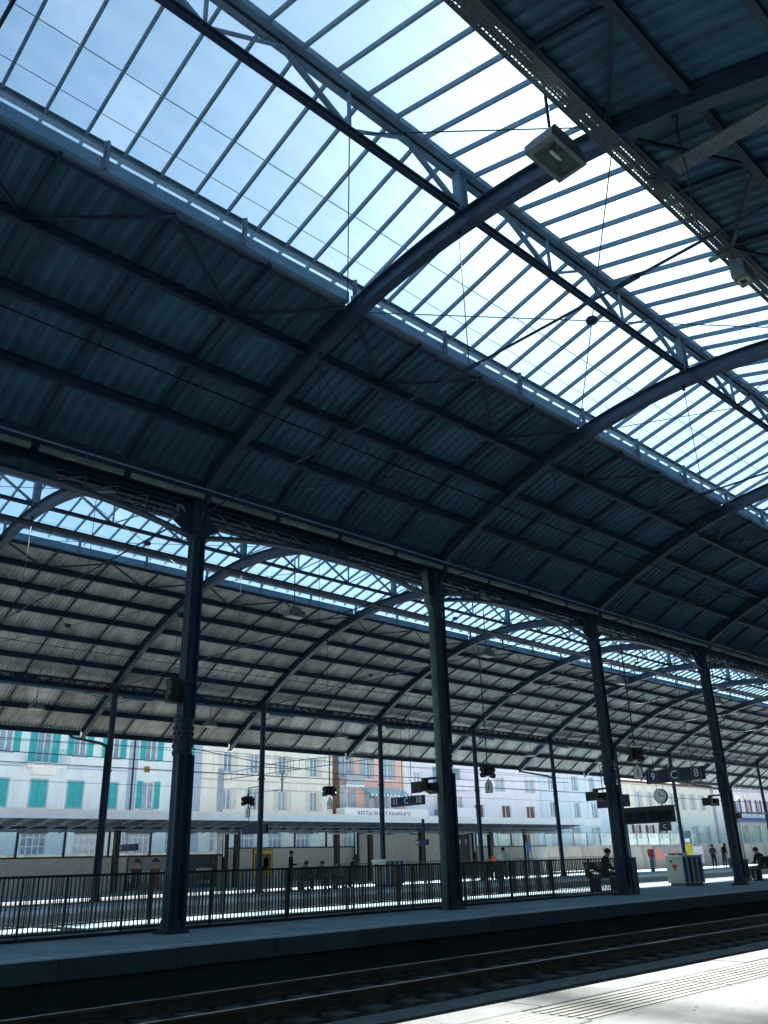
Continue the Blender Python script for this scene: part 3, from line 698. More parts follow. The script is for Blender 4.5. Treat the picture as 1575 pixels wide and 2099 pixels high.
def floodlight(name, label, loc, w_, l_, h, drop):
    t = thing(name, label, 'floodlight', loc)
    b = MB(); a, c = l_/2, w_/2
    vs = [(-a, -c, 0), (a, -c, 0), (a, c, 0), (-a, c, 0), (-a, -c, .10), (a, -c, .10), (a, c, .10), (-a, c, .10), (-a*.55, -c*.8, h), (a*.8, -c*.8, h), (a*.8, c*.8, h), (-a*.55, c*.8, h)]
    b.add(vs, [(i+4, (i+1) % 4+4, (i+1) % 4+8, i+8) for i in range(4)]+[(i, (i+1) % 4, (i+1) % 4+4, i+4) for i in range(4)]+[(8, 9, 10, 11)])
    b.obj('housing', TIN, t)
    fr = MB(); e = .042
    for (x0, x1, y0, y1) in ((-a, a, -c, -c+e*1.3), (-a, a, c-e*1.3, c), (-a, -a+e*2, -c+e*1.3, c-e*1.3), (a-e, a, -c+e*1.3, c-e*1.3)): fr.box(x0-.006, x1+.006, y0-.006 if y0 == -c else y0, y1+.006 if y1 == c else y1, -.022, -.002)
    fr.obj('rim', TIN, t)
    rf = MB().add([(-a+2*e, -c+1.3*e, -.004), (a-e, -c+1.3*e, -.004), (a-e, c-1.3*e, -.004), (-a+2*e, c-1.3*e, -.004), (-a*.3, -c*.35, .085), (a*.35, -c*.35, .085), (a*.35, c*.35, .085), (-a*.3, c*.35, .085)],
                  [(i, (i+1) % 4, (i+1) % 4+4, i+4) for i in range(4)]+[(4, 5, 6, 7)])
    rf.obj('reflector', LGLASS, t)
    MB().tube((-a*.3, 0, .05), (a*.15, 0, .05), .026, 10).tube((a*.1, 0, .05), (a*.32, 0, .05), .017, 8).obj('bulb', WHITE, t)
    MB().quad((-a+2*e, -c+1.3*e, -.012), (a-e, -c+1.3*e, -.012), (a-e, c-1.3*e, -.012), (-a+2*e, c-1.3*e, -.012)).obj('front_glass', GLASSW, t)
    fn = MB()
    for q in range(9): fn.box(a*.82, a*.82+.05, -c*.8+q*c*.2, -c*.8+q*c*.2+.012, .12, h*.9)
    fn.obj('cooling_fin', STEEL, t)
    MB().tube((-.05, 0, h), (-.05, 0, drop), .026, 8).box(-.13, .03, -.07, .07, h-.01, h+.06).obj('stem', STEEL, t)
    return t
floodlight('floodlight', 'large square floodlight hanging from the cable tray before the glazing', (8.0, 4.66, 10.12), .46, .80, .34, 1.98)
t = thing('loudspeaker', 'small grey box lamp with round lens clamped under the cable tray', 'lamp', (12.9, 4.22, 10.3))
MB().box(-.21, .21, -.12, .12, .02, .28).box(-.15, .15, -.08, .08, .28, .4).obj('housing', TIN, t)
MB().lathe([(.10, 0), (.10, .02)], 20, (0, 0, -.002)).obj('lens', LAMPW, t); MB().box(-.05, .05, -.05, .05, -.02, 0).obj('core', BLACK, t)
MB().box(-.04, .04, .1, .16, .3, .75).box(-.04, .04, .1, .5, .71, .77).obj('bracket', TIN, t)
for i, (x, y) in enumerate(((18.2, 23.8), (28.9, 23.7), (39.8, 23.6), (50.5, 23.6))):
    t = thing('hanging_floodlight', 'pale box floodlight on a long chain below the far lantern', 'floodlight', (x, y, 9.5), group='floodlights below the far lantern')
    MB().box(-.35, .35, -.2, .2, 0, .22).box(-.22, .22, -.14, .14, .22, .36).obj('housing', TIN, t)
    MB().box(-.3, .3, -.16, .16, -.012, -.002).obj('front_glass', LAMPW, t)
    MB().tube((0, 0, .36), (0, 0, zr2(y)-9.5+.2), .022, 6).obj('chain', STEEL, t)
ct3 = thing('cable_tray', 'perforated cable tray running below the far lantern', 'cable tray', (4, 23.0, 10.35))
tray(ct3, (0, 0, 0), (52, 0, 0), .26, pitch=.14, pmat=STEEL)
MB().path([(0, 0, .05), (52, 0, .05)], .05, 6).obj('cables', BLACK, ct3)
for i, (x, y) in enumerate(((13.5, 34.8), (21.8, 34.9), (29.7, 34.6), (37.6, 34.6), (45.8, 34.5), (53.8, 34.5), (61.8, 34.5))):
    t = thing('pendant_lamp', 'flat box pendant lamp hung beneath the pale far roof', 'lamp', (x, y, 7.25), group='pendant lamps under the far roof')
    MB().box(-.28, .28, -.28, .28, .02, .07).add([(-.28, -.28, .07), (.28, -.28, .07), (.28, .28, .07), (-.28, .28, .07), (-.16, -.16, .26), (.16, -.16, .26), (.16, .16, .26), (-.16, .16, .26)], [(0, 1, 5, 4), (1, 2, 6, 5), (2, 3, 7, 6), (3, 0, 4, 7), (4, 5, 6, 7)]).obj('housing', TIN, t)
    MB().box(-.25, .25, -.25, .25, 0, .0199).obj('diffuser', LAMPW, t)
    MB().tube((0, 0, .26), (0, 0, zr2(y)-7.25+.15), .014, 6).obj('stem', STEEL, t)

# ------------------------------------------------------------------ overhead wires
def wire(label, pts, r, droppers=None):
    t = thing('overhead_wire', label, 'wire', pts[0]); o = Vector(pts[0])
    MB().path([tuple(Vector(p)-o) for p in pts], r, 5).obj('cable', WIRE, t)
    if droppers:
        b = MB()
        for a, c in droppers: b.tube(Vector(a)-o, Vector(c)-o, .006, 5)
        b.obj('dropper', WIRE, t)
def cat(y, zm, zc, x0, x1, label, r=.011):
    pts = []; dr = []
    n = int((x1-x0)/2)
    for i in range(n+1):
        x = x0+2*i; s = abs(((x-XA[1]) % 24)/24-.5)*2
        pts.append((x, y, zm-.12*(1-s*s)))
        if i % 5 == 2 and zc: dr.append(((x, y, pts[-1][2]), (x, y, zc)))
    wire(label, pts, r)
    if zc: wire(label.replace('messenger', 'contact'), [(x0, y, zc), (x1, y, zc)], r, dr)
cat(10.2, 8.22, None, -10, 90, 'thin messenger wire strung below the near roof', .012)
cat(23.9, 7.3, 6.1, 0, 110, 'messenger wire of the track between the two column rows')
cat(42.0, 7.2, 6.0, 8, 150, 'messenger wire of the track beyond the slim columns', .014)
cat(50.5, 8.3, 7.0, 8, 170, 'messenger wire before the houses', .014)
wire('sagging feeder cable before the teal shuttered house', [(8+i*2, 43.5, 6.65+.004*(i-8)**2*.3) for i in range(14)], .022)
wire('feeder cable slanting past the cream house', [(24, 40.5, 7.05), (30, 41.5, 6.6), (36, 42.0, 6.35), (48, 42.8, 6.55), (62, 43, 6.9)], .022)
wire('thin line before the shuttered windows', [(10, 55, 7.4), (90, 55, 7.6)], .012)
wire('thin low line before the shuttered windows', [(10, 54, 6.3), (90, 54, 6.5)], .012)

# wire gantry
ga = thing('wire_gantry', 'pale lattice gantry beam from a post to the slim column', 'gantry', (31.4, 48.6, 0))
MB().box(-.17, .17, -.13, .13, 0, 7.05).obj('post', mat('gantry_grey', (.3, .36, .42), .5), ga)
a, b_ = Vector((0, 0, 6.33)), Vector((1.6, -13.25, 6.5)); bb = MB(); n = 26
for i in range(n+1):
    t = i/n; p = a.lerp(b_, t); h = .12+.42*math.sin(math.pi*min(1, t*.9+.1))**.7
    bb.bar(p, p+Vector((0, 0, h)), .02, .02)
    if i < n:
        t2 = (i+1)/n; p2 = a.lerp(b_, t2); h2 = .12+.42*math.sin(math.pi*min(1, t2*.9+.1))**.7
        bb.bar(p, p2, .05, .04); bb.bar(p+Vector((0, 0, h)), p2+Vector((0, 0, h2)), .05, .04)
bb.obj('lattice_beam', STEELL, ga)
MB().bar((2.5, -3.6, 6.15), (2.5, -3.6, 5.0), .09, .09).bar((2.1, -3.5, 6.15), (2.5, -3.6, 5.6), .03, .03).bar((2.9, -3.7, 6.2), (2.5, -3.6, 5.6), .03, .03).tube((2.5, -3.6, 5.15), (.6, -2.7, 4.9), .02, 6).tube((2.3, -3.5, 5.12), (2.0, -3.36, 5.09), .05, 8).tube((2.6, -3.65, 5.1), (3.4, -4.0, 5.05), .02, 6).obj('wire_arm', STEELL, ga, (-1.75, -2.0, .22))

# ------------------------------------------------------------------ signals
def signal(label, x, y, zb, sc, hang, arm=None):
    t = thing('signal', label, 'signal', (x, y, zb))
    b = MB(); k = sc
    pl = [(0, 0), (.30, 0), (.30, .5), (0, .5)]
    W = .17*k
    def brd(y0, e): return [(0, W+e, 0-e), (0, -W-e, 0-e), (0, -W-e, .33*k+e*.6), (0, 0, .52*k+e*1.3), (0, W+e, .33*k+e*.6)]
    def prism(pts, x0, x1, m, nm):
        n = len(pts); MB().add([(x0, p[1], p[2]) for p in pts]+[(x1, p[1], p[2]) for p in pts], [tuple(range(n)), tuple(range(2*n-1, n-1, -1))]+[(i, i+n, (i+1) % n+n, (i+1) % n) for i in range(n)]).obj(nm, m, t)
    prism(brd(0, .028*k), 0, .03, BLACK, 'board_frame'); prism(brd(0, 0), -.008, -.001, CLOTH[5], 'number_board')
    text('1', .40*k, BLACK, t, (-.012, 0, .21*k), FACE_X, name='numeral')
    z0 = .62*k
    MB().tube((.01, 0, .55*k), (.01, 0, z0+.02), .012, 6).obj('link', BLACK, t)
    MB().box(-.2*k, .2*k, -.17*k, .17*k, z0+.06*k, z0+.48*k).box(-.23*k, .23*k, -.2*k, .2*k, z0+.44*k, z0+.49*k).obj('lamp_case', BLACK, t)
    hd = MB()
    for zz in (.10, .34):
        for sg in (-1, 1): hd.tube((sg*.19*k, 0, z0+zz*k), (sg*.40*k, 0, z0+(zz-.02)*k), .11*k, 10, .12*k); hd.tube((0, sg*.16*k, z0+zz*k), (0, sg*.34*k, z0+(zz-.01)*k), .055*k, 10, .08*k)
    hd.obj('lamp_hood', BLACK, t)
    hk = MB()
    for i in range(10):
        a0, a1 = 6.28319*i/10, 6.28319*(i+1)/10
        hk.tube((0, .07*k*math.cos(a0), z0+.57*k+.08*k*math.sin(a0)), (0, .07*k*math.cos(a1), z0+.57*k+.08*k*math.sin(a1)), .012, 5)
    if arm is None: hk.tube((0, 0, z0+.6*k), (0, 0, hang-zb), .03, 8)
    else: hk.tube((0, 0, z0+.5*k), (0, 0, z0+.95*k), .025, 6).tube((0, 0, z0+.95*k), Vector(arm)-Vector((x, y, zb)), .025, 6)
    hk.obj('hanging_rod', STEEL, t)
signal('hanging shunting signal with number board, beside the 9 C 8 sign', 33.9, 19.9, 4.17, 1.15, zr2(20.6))
signal('hanging shunting signal with number board, over the near edge of the far platform', 33.8, 28.2, 4.2, 1.15, zr2(28.2)+.1)
signal('hanging shunting signal with number board, before the cream house', 31.2, 37.4, 3.93, 1.05, zr2(37.4)+.1)
signal('small shunting signal with number board on an arm of a slim column', 25.0, 36.2, 3.37, .85, 5, (XB[4], YB+.1, 4.72))

# ------------------------------------------------------------------ signs, clock, displays
def across_sign(label, X, y0, y1, z0, z1, words, name='platform_sign', posts=None, cat_='sign', m=NAVY, th=.16):
    t = thing(name, label, cat_, (X, (y0+y1)/2, z0)); w_ = (y1-y0); h = z1-z0
    MB().box(0, th, -w_/2, w_/2, 0, h).obj('panel', m, t)
    for s, fy, sz in words: text(s, sz, WHITE, t, (-.006, w_*fy, h*.5), FACE_X)
    if posts:
        b = MB()
        for fy in posts[0]: b.tube((th/2, w_*fy, h), (th/2, w_*fy, posts[1]-z0), .016, 6)
        for q in posts[2] if len(posts) > 2 else (): b.tube((th/2, w_*posts[0][0], q-z0), (th/2, w_*posts[0][1], q-z0), .012, 6)
        b.obj('hanger', STEEL, t)
    return t
s1 = across_sign('navy hanging platform sign reading 9 C 8', 32.5, 16.25, 18.75, 3.80, 4.30, (('9', .37, .40), ('C', .0, .44), ('8', -.38, .44)), posts=((.36, -.30), 9.0, (5.0, 6.4)))
for fy in (.37, 0, -.38):
    bf = MB()
    for a, b_, c, d in ((-.2, .2, .05, .06), (-.2, .2, .44, .45), (-.2, -.19, .06, .44), (.19, .2, .06, .44)): bf.box(-.006, -.001, 2.5*fy+a, 2.5*fy+b_, c, d)
    bf.obj('number_frame', mat('sign_line', (.35, .37, .4), .5), s1)
across_sign('smaller navy hanging sign over the far platform before the lilac house', 34, 32.95, 35.45, 3.94, 4.42, (('11', .36, .42), ('C', .02, .44), ('10', -.36, .44)), posts=((.16, -.12), 8.6, (6.3,)))
d = across_sign('wide dark departure display on two posts, a clock above it', 30.8, 16.85, 19.0, 2.25, 2.80, (), 'departure_display', cat_='display', m=BLACK)
scr = mat('screen_glass_dark', (.006, .018, .022), .5, var=.3, spec=.1)
MB().box(-.012, -.001, -1.0, -.05, .06, .42).box(-.012, -.001, .03, 1.0, .06, .42).obj('screen', scr, d)
MB().box(-.05, .2, -1.1, 1.1, .5505, .60).obj('hood', STEEL, d); [MB().box(.04, .12, q, q+.06, -2.25, -.001).obj('post', STEELL, d) for q in (1.0,)]
def clock(label, x, y, z, r, stem):
    t = thing('station_clock', label, 'clock', (x, y, z))
    def disc(x0, x1, rr, m, nm):
        n = 28; MB().add([(x0, rr*math.cos(6.28319*i/n), rr*math.sin(6.28319*i/n)) for i in range(n)]+[(x1, rr*math.cos(6.28319*i/n), rr*math.sin(6.28319*i/n)) for i in range(n)], [tuple(range(n-1, -1, -1)), tuple(range(n, 2*n))]+[(i, (i+1) % n, (i+1) % n+n, i+n) for i in range(n)]).obj(nm, m, t)
    disc(0, .12, r, STEELL, 'case'); disc(-.006, -.001, r*.92, WHITE, 'dial')
    b = MB()
    for i in range(12):
        a = 6.28319*i/12; b.bar((-.010, r*.72*math.sin(a), r*.72*math.cos(a)), (-.010, r*.86*math.sin(a), r*.86*math.cos(a)), r*.07, .004, (1, 0, 0))
    b.obj('hour_mark', BLACK, t)
    for a, ln, wd, nm in ((math.radians(-95), .62, .09, 'minute_hand'), (math.radians(3), .48, .11, 'hour_hand')):
        MB().bar((-.014, 0, 0), (-.014, r*ln*math.sin(a), r*ln*math.cos(a)), r*wd, .004, (1, 0, 0)).obj(nm, BLACK, t)
    MB().tube((.06, 0, -r), (.06, 0, -r-stem), .025, 8).obj('stem', STEEL, t)
clock('round white station clock on the departure display', 30.85, 17.32, 3.20, .27, .10)
across_sign('dark blue screen fixed beside the column with the green cabinet', 27.4, 16.65, 17.9, 2.72, 3.12, (), 'platform_screen', posts=((.3, -.3), 4.2, (4.2,)), cat_='display')
sg_ = across_sign('blue sector sign on the slim column with the signal arm', 25.6, 35.5, 37.5, 2.6, 3.0, (), posts=((.3, -.3), 4.7, (4.7,)))
across_sign('dark nameplate on a canopy post before the arched doors', 23.0, 43.4, 45.2, 2.06, 2.40, (('O', .42, .24),), 'nameplate')
across_sign('small dark nameplate on a post before the grey wall', 37.0, 35.7, 36.6, 1.98, 2.28, (('O', .36, .2),), 'nameplate')
t = thing('sign_post', 'thin dark post carrying the small nameplate', 'post', (37.2, 36.15, 0)); MB().box(-.06, .06, -.06, .06, 0, 3.4).obj('shaft', BLACK, t)
across_sign('small dark sector board with letter D on two long rods', 52.0, 18.6, 19.3, 3.75, 4.45, (('D', 0, .4),), 'sector_sign', posts=((.3, -.3), 9.0, (6, 7.5)))
across_sign('small sector cube sign with C beside the green cabinet', 60, 33.2, 34.1, 2.7, 3.3, (('C', 0, .4),), 'sector_sign', posts=((.3, -.3), 7.5))
def speakers(label, x, y, z, ax, ay):
    t = thing('loudspeakers', label, 'loudspeaker', (x, y, z))
    for sg in (-1, 1):
        MB().add([(sg*.06, -.12, -.08), (sg*.06, .12, -.08), (sg*.06, .12, .1), (sg*.06, -.12, .1), (sg*.34, -.17, -.16), (sg*.34, .17, -.16), (sg*.34, .17, .12), (sg*.34, -.17, .12)], [(0, 1, 2, 3), (4, 7, 6, 5), (0, 4, 5, 1), (1, 5, 6, 2), (2, 6, 7, 3), (3, 7, 4, 0)]).obj('horn', BLACK, t)
    MB().box(-.08, .08, -.05, .05, -.05, .22).bar((0, 0, .2), (ax-x, ay-y, .26), .05, .06).obj('bracket', BLACK, t)
speakers('pair of black loudspeakers on an arm of the downpipe column', 16.55, 15.95, 2.93, XA[3]-.18, YA)
speakers('pair of black loudspeakers on the column with the green cabinet', 24.5, 16.0, 2.93, XA[4]-.18, YA)
speakers('pair of black loudspeakers on the column by the bench', 32.2, 16.0, 2.95, XA[5]-.18, YA)
t = thing('camera_arm', 'white arm with a small camera reaching out from a column', 'camera', (33.5, YA, 2.55))
MB().box(0, 3.2, -.03, .03, 0, .06).obj('arm', WHITE, t); MB().box(.5, .8, -.07, .07, -.2, -.001).obj('camera_body', BLACK, t)

# ------------------------------------------------------------------ platform furniture
def recycling(label, loc, rz, cream=True):
    t = thing('recycling_cabinet', label, 'cabinet', loc, rz)
    MB().box(-.62, .62, -.55, .55, .12, 1.22).obj('body', CREAM, t)
    MB().box(-.66, .66, -.59, .59, 1.2201, 1.27).obj('lid', WHITE, t)
    MB().box(-.55, .55, -.48, .48, .0, .1199).obj('plinth', STEELL, t)
    cols = (BLUEP, DKP, mat('green_print', (.06, .16, .10), .5), BLUEP, DKP)
    for q in range(4): MB().box(-.60+q*.31, -.60+q*.31+.2, -.56, -.5501, .16, 1.18).obj('printed_strip', cols[q], t)
    for q in range(4): MB().box(-.55+q*.31, -.55+q*.31+.10, -.566, -.5605, .92, 1.0).obj('slot', BLACK, t)
    MB().box(-.63, -.6201, .1, .32, 1.0, 1.06).obj('slot', BLACK, t)
    hp = [];
    for i in range(24):
        a = 6.28319*i/24; hp.append((-.6235, -.16*math.sin(a)**3*.9, .78+.012*(13*math.cos(a)-5*math.cos(2*a)-2*math.cos(3*a)-math.cos(4*a))*.9))
    hm_ = MB().add(hp, [tuple(range(24))]); hm_.obj('heart_sticker', RED, t)
    return t
recycling('cream recycling cabinet with a red heart sticker and blue printed side', (32.7, 17.75, 0), math.radians(-17)).scale = (.82, .82, .86)
recycling('recycling cabinet with striped lid behind the stair railing on the far platform', (32.3, 34.0, 0), math.radians(-4))
t = thing('litter_bin', 'low dark green box beside the bench', 'bin', (38.0, 18.0, 0)); MB().box(-.3, .3, -.2, .2, 0, .8).box(-.33, .33, -.23, .23, .8, .84).obj('body', DGREEN, t)
def bench(label, loc, rz, ln=2.0):
    t = thing('bench', label, 'bench', loc, rz)
    for q in range(5): MB().box(-ln/2, ln/2, -.22+q*.09, -.15+q*.09, .43, .455).obj('seat_slat', BLACK, t)
    for q in range(int(ln/.09)): MB().bar((-ln/2+.04+q*.09, .23, .5), (-ln/2+.04+q*.09, .30, .92), .05, .02, (0, 1, 0)).obj('back_slat', BLACK, t)
    MB().box(-ln/2, ln/2, .2, .26, .47, .5).box(-ln/2, ln/2, .285, .325, .92, .95).obj('back_frame', BLACK, t)
    for s in (-1, 1): MB().box(s*ln*.38-.03, s*ln*.38+.03, -.2, .2, 0, .429).obj('leg', BLACK, t)
    return t
bench('black slatted bench by the end of the middle platform with a seated person', (39.3, 17.4, 0), math.radians(180), 3.2)
bench('dark slatted bench with the seated group on the far platform', (28.3, 34.75, 0), 0, 2.8)
bench('dark bench behind the railing with a seated person, beside the slim column', (41.4, 34.75, 0), 0)
bench('dark bench behind the railing close to the green cabinet column', (27.75, 18.15, 0), 0, 1.6)
t = thing('timber_screen', 'pale slatted cabinet on the far platform before the slim column', 'cabinet', (57.5, 31.6, 0))
for q in range(5): MB().box(-.2, .2, -.6+q*.25, -.42+q*.25, 0, 1.15).obj('slat', CREAM if q % 2 == 0 else STEEL, t)
MB().box(-.22, .22, -.65, .65, 1.1501, 1.2).obj('top', CREAM, t)
t = thing('emergency_post', 'grey post with a red box on the far platform', 'post', (58.3, 34.1, 0)); MB().box(-.12, .12, -.1, .1, 0, 1.35).obj('shaft', STEELL, t); MB().box(-.16, .12, -.16, .16, 1.0, 1.5).obj('red_box', RED, t)
t = thing('fire_box', 'small red box on a post near the dark poster', 'post', (45.5, 38.0, 0)); MB().box(-.04, .04, -.04, .04, 0, 1.0).obj('shaft', CREAM, t); MB().box(-.1, .1, -.1, .1, 1.0, 1.3).obj('red_box', RED, t)
t = thing('info_stele', 'slim information stele with a blue panel on the far platform', 'sign', (47.2, 36.4, 0)); MB().box(-.02, .02, -.2, -.16, 0, 2.1).box(-.02, .02, .16, .2, 0, 2.1).obj('frame', STEELL, t); MB().box(-.01, .01, -.155, .155, 1.5, 2.05).obj('panel', BLUEP, t)
# thin fence at the back of the far platform
t = thing('platform_fence', 'thin barred fence along the back of the far platform', 'fence', (33, 39.3, 0))
fm = MB().box(-.008, .008, -.008, .008, 0, 1.1).mesh('bar', BLACK)
for i in range(200): inst('bar', fm, t, (i*.15, 0, 0))
MB().box(0, 30, -.015, .015, 1.1, 1.13).box(0, 30, -.015, .015, .1, .13).obj('rail', BLACK, t)

# ------------------------------------------------------------------ people
def person(label, loc, rz, pose, top, legs, hair=HAIR, hat=False, h=1.72, shoes=None):
    t = thing('person', label, 'person', loc, rz); k = h/1.72
    if pose == 'stand':
        J = dict(pel=(0, 0, .95), sp=(0, 0, 1.15), ch=(0, .01, 1.36), nk=(0, -.01, 1.49), hd=(0, -.03, 1.60), tp=(0, -.02, 1.70),
                 sl=(-.19, 0, 1.40), sr=(.19, 0, 1.40), el=(-.25, .0, 1.13), er=(.25, .0, 1.13), wl=(-.10, -.25, 1.12), wr=(.10, -.25, 1.12), al=(-.03, -.32, 1.16), ar=(.03, -.32, 1.16),
                 hl=(-.10, 0, .92), hr=(.10, 0, .92), kl=(-.11, -.03, .50), kr=(.12, .02, .50), nl=(-.12, .02, .09), nr=(.13, .06, .09), tl=(-.13, -.14, .04), tr=(.15, -.10, .04))
    elif pose == 'lean':
        J = dict(pel=(0, .02, .93), sp=(0, -.02, 1.13), ch=(0, -.08, 1.34), nk=(0, -.14, 1.46), hd=(0, -.20, 1.55), tp=(0, -.22, 1.65),
                 sl=(-.19, -.07, 1.38), sr=(.19, -.07, 1.38), el=(-.27, -.05, 1.12), er=(.27, -.05, 1.12), wl=(-.14, -.27, 1.02), wr=(.14, -.27, 1.02), al=(-.08, -.33, 1.0), ar=(.08, -.33, 1.0),
                 hl=(-.10, .02, .9), hr=(.10, .02, .9), kl=(-.12, -.01, .49), kr=(.11, .04, .49), nl=(-.13, .03, .09), nr=(.12, .07, .09), tl=(-.15, -.13, .04), tr=(.13, -.09, .04))
    else:
        J = dict(pel=(0, .05, .53), sp=(0, .03, .73), ch=(0, -.04, .94), nk=(0, -.10, 1.06), hd=(0, -.15, 1.17), tp=(0, -.15, 1.27),
                 sl=(-.19, -.03, .98), sr=(.19, -.03, .98), el=(-.25, -.10, .72), er=(.25, -.10, .72), wl=(-.12, -.34, .66), wr=(.12, -.34, .66), al=(-.06, -.41, .65), ar=(.06, -.41, .65),
                 hl=(-.10, .03, .52), hr=(.10, .03, .52), kl=(-.13, -.42, .52), kr=(.13, -.42, .52), nl=(-.13, -.45, .09), nr=(.13, -.43, .09), tl=(-.14, -.60, .04), tr=(.14, -.58, .04))
    Rd = dict(pel=.15, sp=.14, ch=.16, nk=.062, hd=.098, tp=.065, sl=.075, sr=.075, el=.052, er=.052, wl=.035, wr=.035, al=.036, ar=.036, hl=.095, hr=.095, kl=.068, kr=.068, nl=.045, nr=.045, tl=.038, tr=.038)
    E_ = [('pel', 'sp'), ('sp', 'ch'), ('ch', 'nk'), ('nk', 'hd'), ('hd', 'tp'), ('ch', 'sl'), ('sl', 'el'), ('el', 'wl'), ('wl', 'al'), ('ch', 'sr'), ('sr', 'er'), ('er', 'wr'), ('wr', 'ar'), ('pel', 'hl'), ('hl', 'kl'), ('kl', 'nl'), ('nl', 'tl'), ('pel', 'hr'), ('hr', 'kr'), ('kr', 'nr'), ('nr', 'tr')]
    ks = list(J); me = bpy.data.meshes.new('body'); me.from_pydata([tuple(c*k for c in J[q]) for q in ks], [(ks.index(a), ks.index(b)) for a, b in E_], [])
    o = bpy.data.objects.new('b', me); C.objects.link(o)
    sk = o.modifiers.new('s', 'SKIN'); sk.use_smooth_shade = True
    for i, q in enumerate(ks):
        sv = me.skin_vertices[0].data[i]; r = Rd[q]*k; sv.radius = (r, r*(.72 if q in ('pel', 'sp', 'ch') else 1)); sv.use_root = (q == 'pel')
    sd = o.modifiers.new('d', 'SUBSURF'); sd.levels = 1; sd.render_levels = 1
    bpy.context.view_layer.update()
    m2 = bpy.data.meshes.new_from_object(o.evaluated_get(bpy.context.evaluated_depsgraph_get())); bpy.data.objects.remove(o)
    m2.materials.clear()
    for q in (top, legs, SKIN, shoes or CLOTH[0]): m2.materials.append(q)
    seg = [(Vector(J[a])*k, Vector(J[b])*k, a, b) for a, b in E_]
    for f in m2.polygons:
        best = min(seg, key=lambda s: ((lambda tt: (f.center-(s[0]+(s[1]-s[0])*tt)).length)(max(0, min(1, (f.center-s[0]).dot(s[1]-s[0])/max(1e-6, (s[1]-s[0]).length_squared))))))
        b = best[3]
        f.material_index = 2 if b in ('hd', 'tp', 'al', 'ar') else 3 if b in ('tl', 'tr') else 1 if b in ('hl', 'hr', 'kl', 'kr', 'nl', 'nr') else 0
        f.use_smooth = True
    inst('body', m2, t)
    hd = Vector(J['hd'])*k
    hb = MB().lathe([(.06*k, -.02*k), (.108*k, .0), (.112*k, .05*k), (.09*k, .10*k), (.03*k, .13*k)], 12, tuple(hd+Vector((0, .018, .0))))
    hb.obj('hair', hair, t, smooth=True)
    fc = MB()
    for s in (-1, 1): fc.box(hd.x+s*.035-.011, hd.x+s*.035+.011, hd.y-.101*k, hd.y-.085*k, hd.z-.002, hd.z+.012)
    fc.box(hd.x-.022, hd.x+.022, hd.y-.098*k, hd.y-.08*k, hd.z-.062, hd.z-.052)
    fc.obj('eyes_and_mouth', HAIR, t)
    MB().add([(hd.x-.012, hd.y-.09*k, hd.z-.03), (hd.x+.012, hd.y-.09*k, hd.z-.03), (hd.x, hd.y-.088*k, hd.z+.01), (hd.x, hd.y-.118*k, hd.z-.03)], [(0, 1, 2), (0, 3, 1), (1, 3, 2), (2, 3, 0)]).obj('nose', SKIN, t)
    if hat: MB().lathe([(.13*k, .05*k), (.125*k, .06*k), (.10*k, .12*k), (.05*k, .16*k)], 14, tuple(hd+Vector((0, 0, .0)))).obj('cap', hat, t, smooth=True)
    return t
K, N, G_, BE, JN, WH = CLOTH
FX = math.radians(-60)
person('standing person in a dark jacket facing the seated group', (26.7, 34.9, 0), math.radians(40), 'stand', K, N, h=1.78)
person('seated person in dark coat and pale flat cap', (27.3, 34.6, 0), 0, 'sit', N, K, hat=G_)
person('seated person with dark bushy hair and black coat', (28.3, 34.6, 0), 0, 'sit', K, K)
person('seated person with light scarf in the group', (29.2, 34.6, 0), math.radians(30), 'sit', G_, N)
person('person in a dark parka at the end of the seated group', (30.0, 34.3, 0), math.radians(50), 'lean', K, K, h=1.45)
person('person sitting low behind the railing near the dark poster', (41.05, 34.6, 0), math.radians(-20), 'sit', K, K)
person('person in a white jacket with dark hood turned away', (42.6, 34.8, 0), math.radians(120), 'stand', WH, G_, hat=K, h=1.75)
person('dark haired person seated close behind the railing end', (27.6, 18.0, 0), math.radians(20), 'sit', K, K, h=1.85)
person('standing person in grey coat reading a phone beside a companion', (65.0, 32.8, 0), math.radians(-40), 'stand', G_, K, h=1.72, shoes=WH)
person('standing person in black jacket leaning towards a companion', (66.3, 32.6, 0), math.radians(60), 'lean', K, JN, h=1.82, shoes=WH)
person('person in dark top and beige trousers sitting on the slatted bench', (38.4, 17.3, 0), math.radians(-120), 'sit', K, BE, h=1.75, shoes=WH)
t = thing('suitcase', 'pale blue suitcase standing beside the couple', 'suitcase', (66.6, 32.2, 0)); MB().box(-.14, .14, -.22, .22, .05, .72).obj('shell', mat('suitcase_blue', (.14, .28, .36), .4), t); MB().box(-.01, .01, -.1, -.08, .72, 1.0).box(-.01, .01, .08, .1, .72, 1.0).box(-.01, .01, -.1, .1, 1.0, 1.02).obj('handle', BLACK, t)

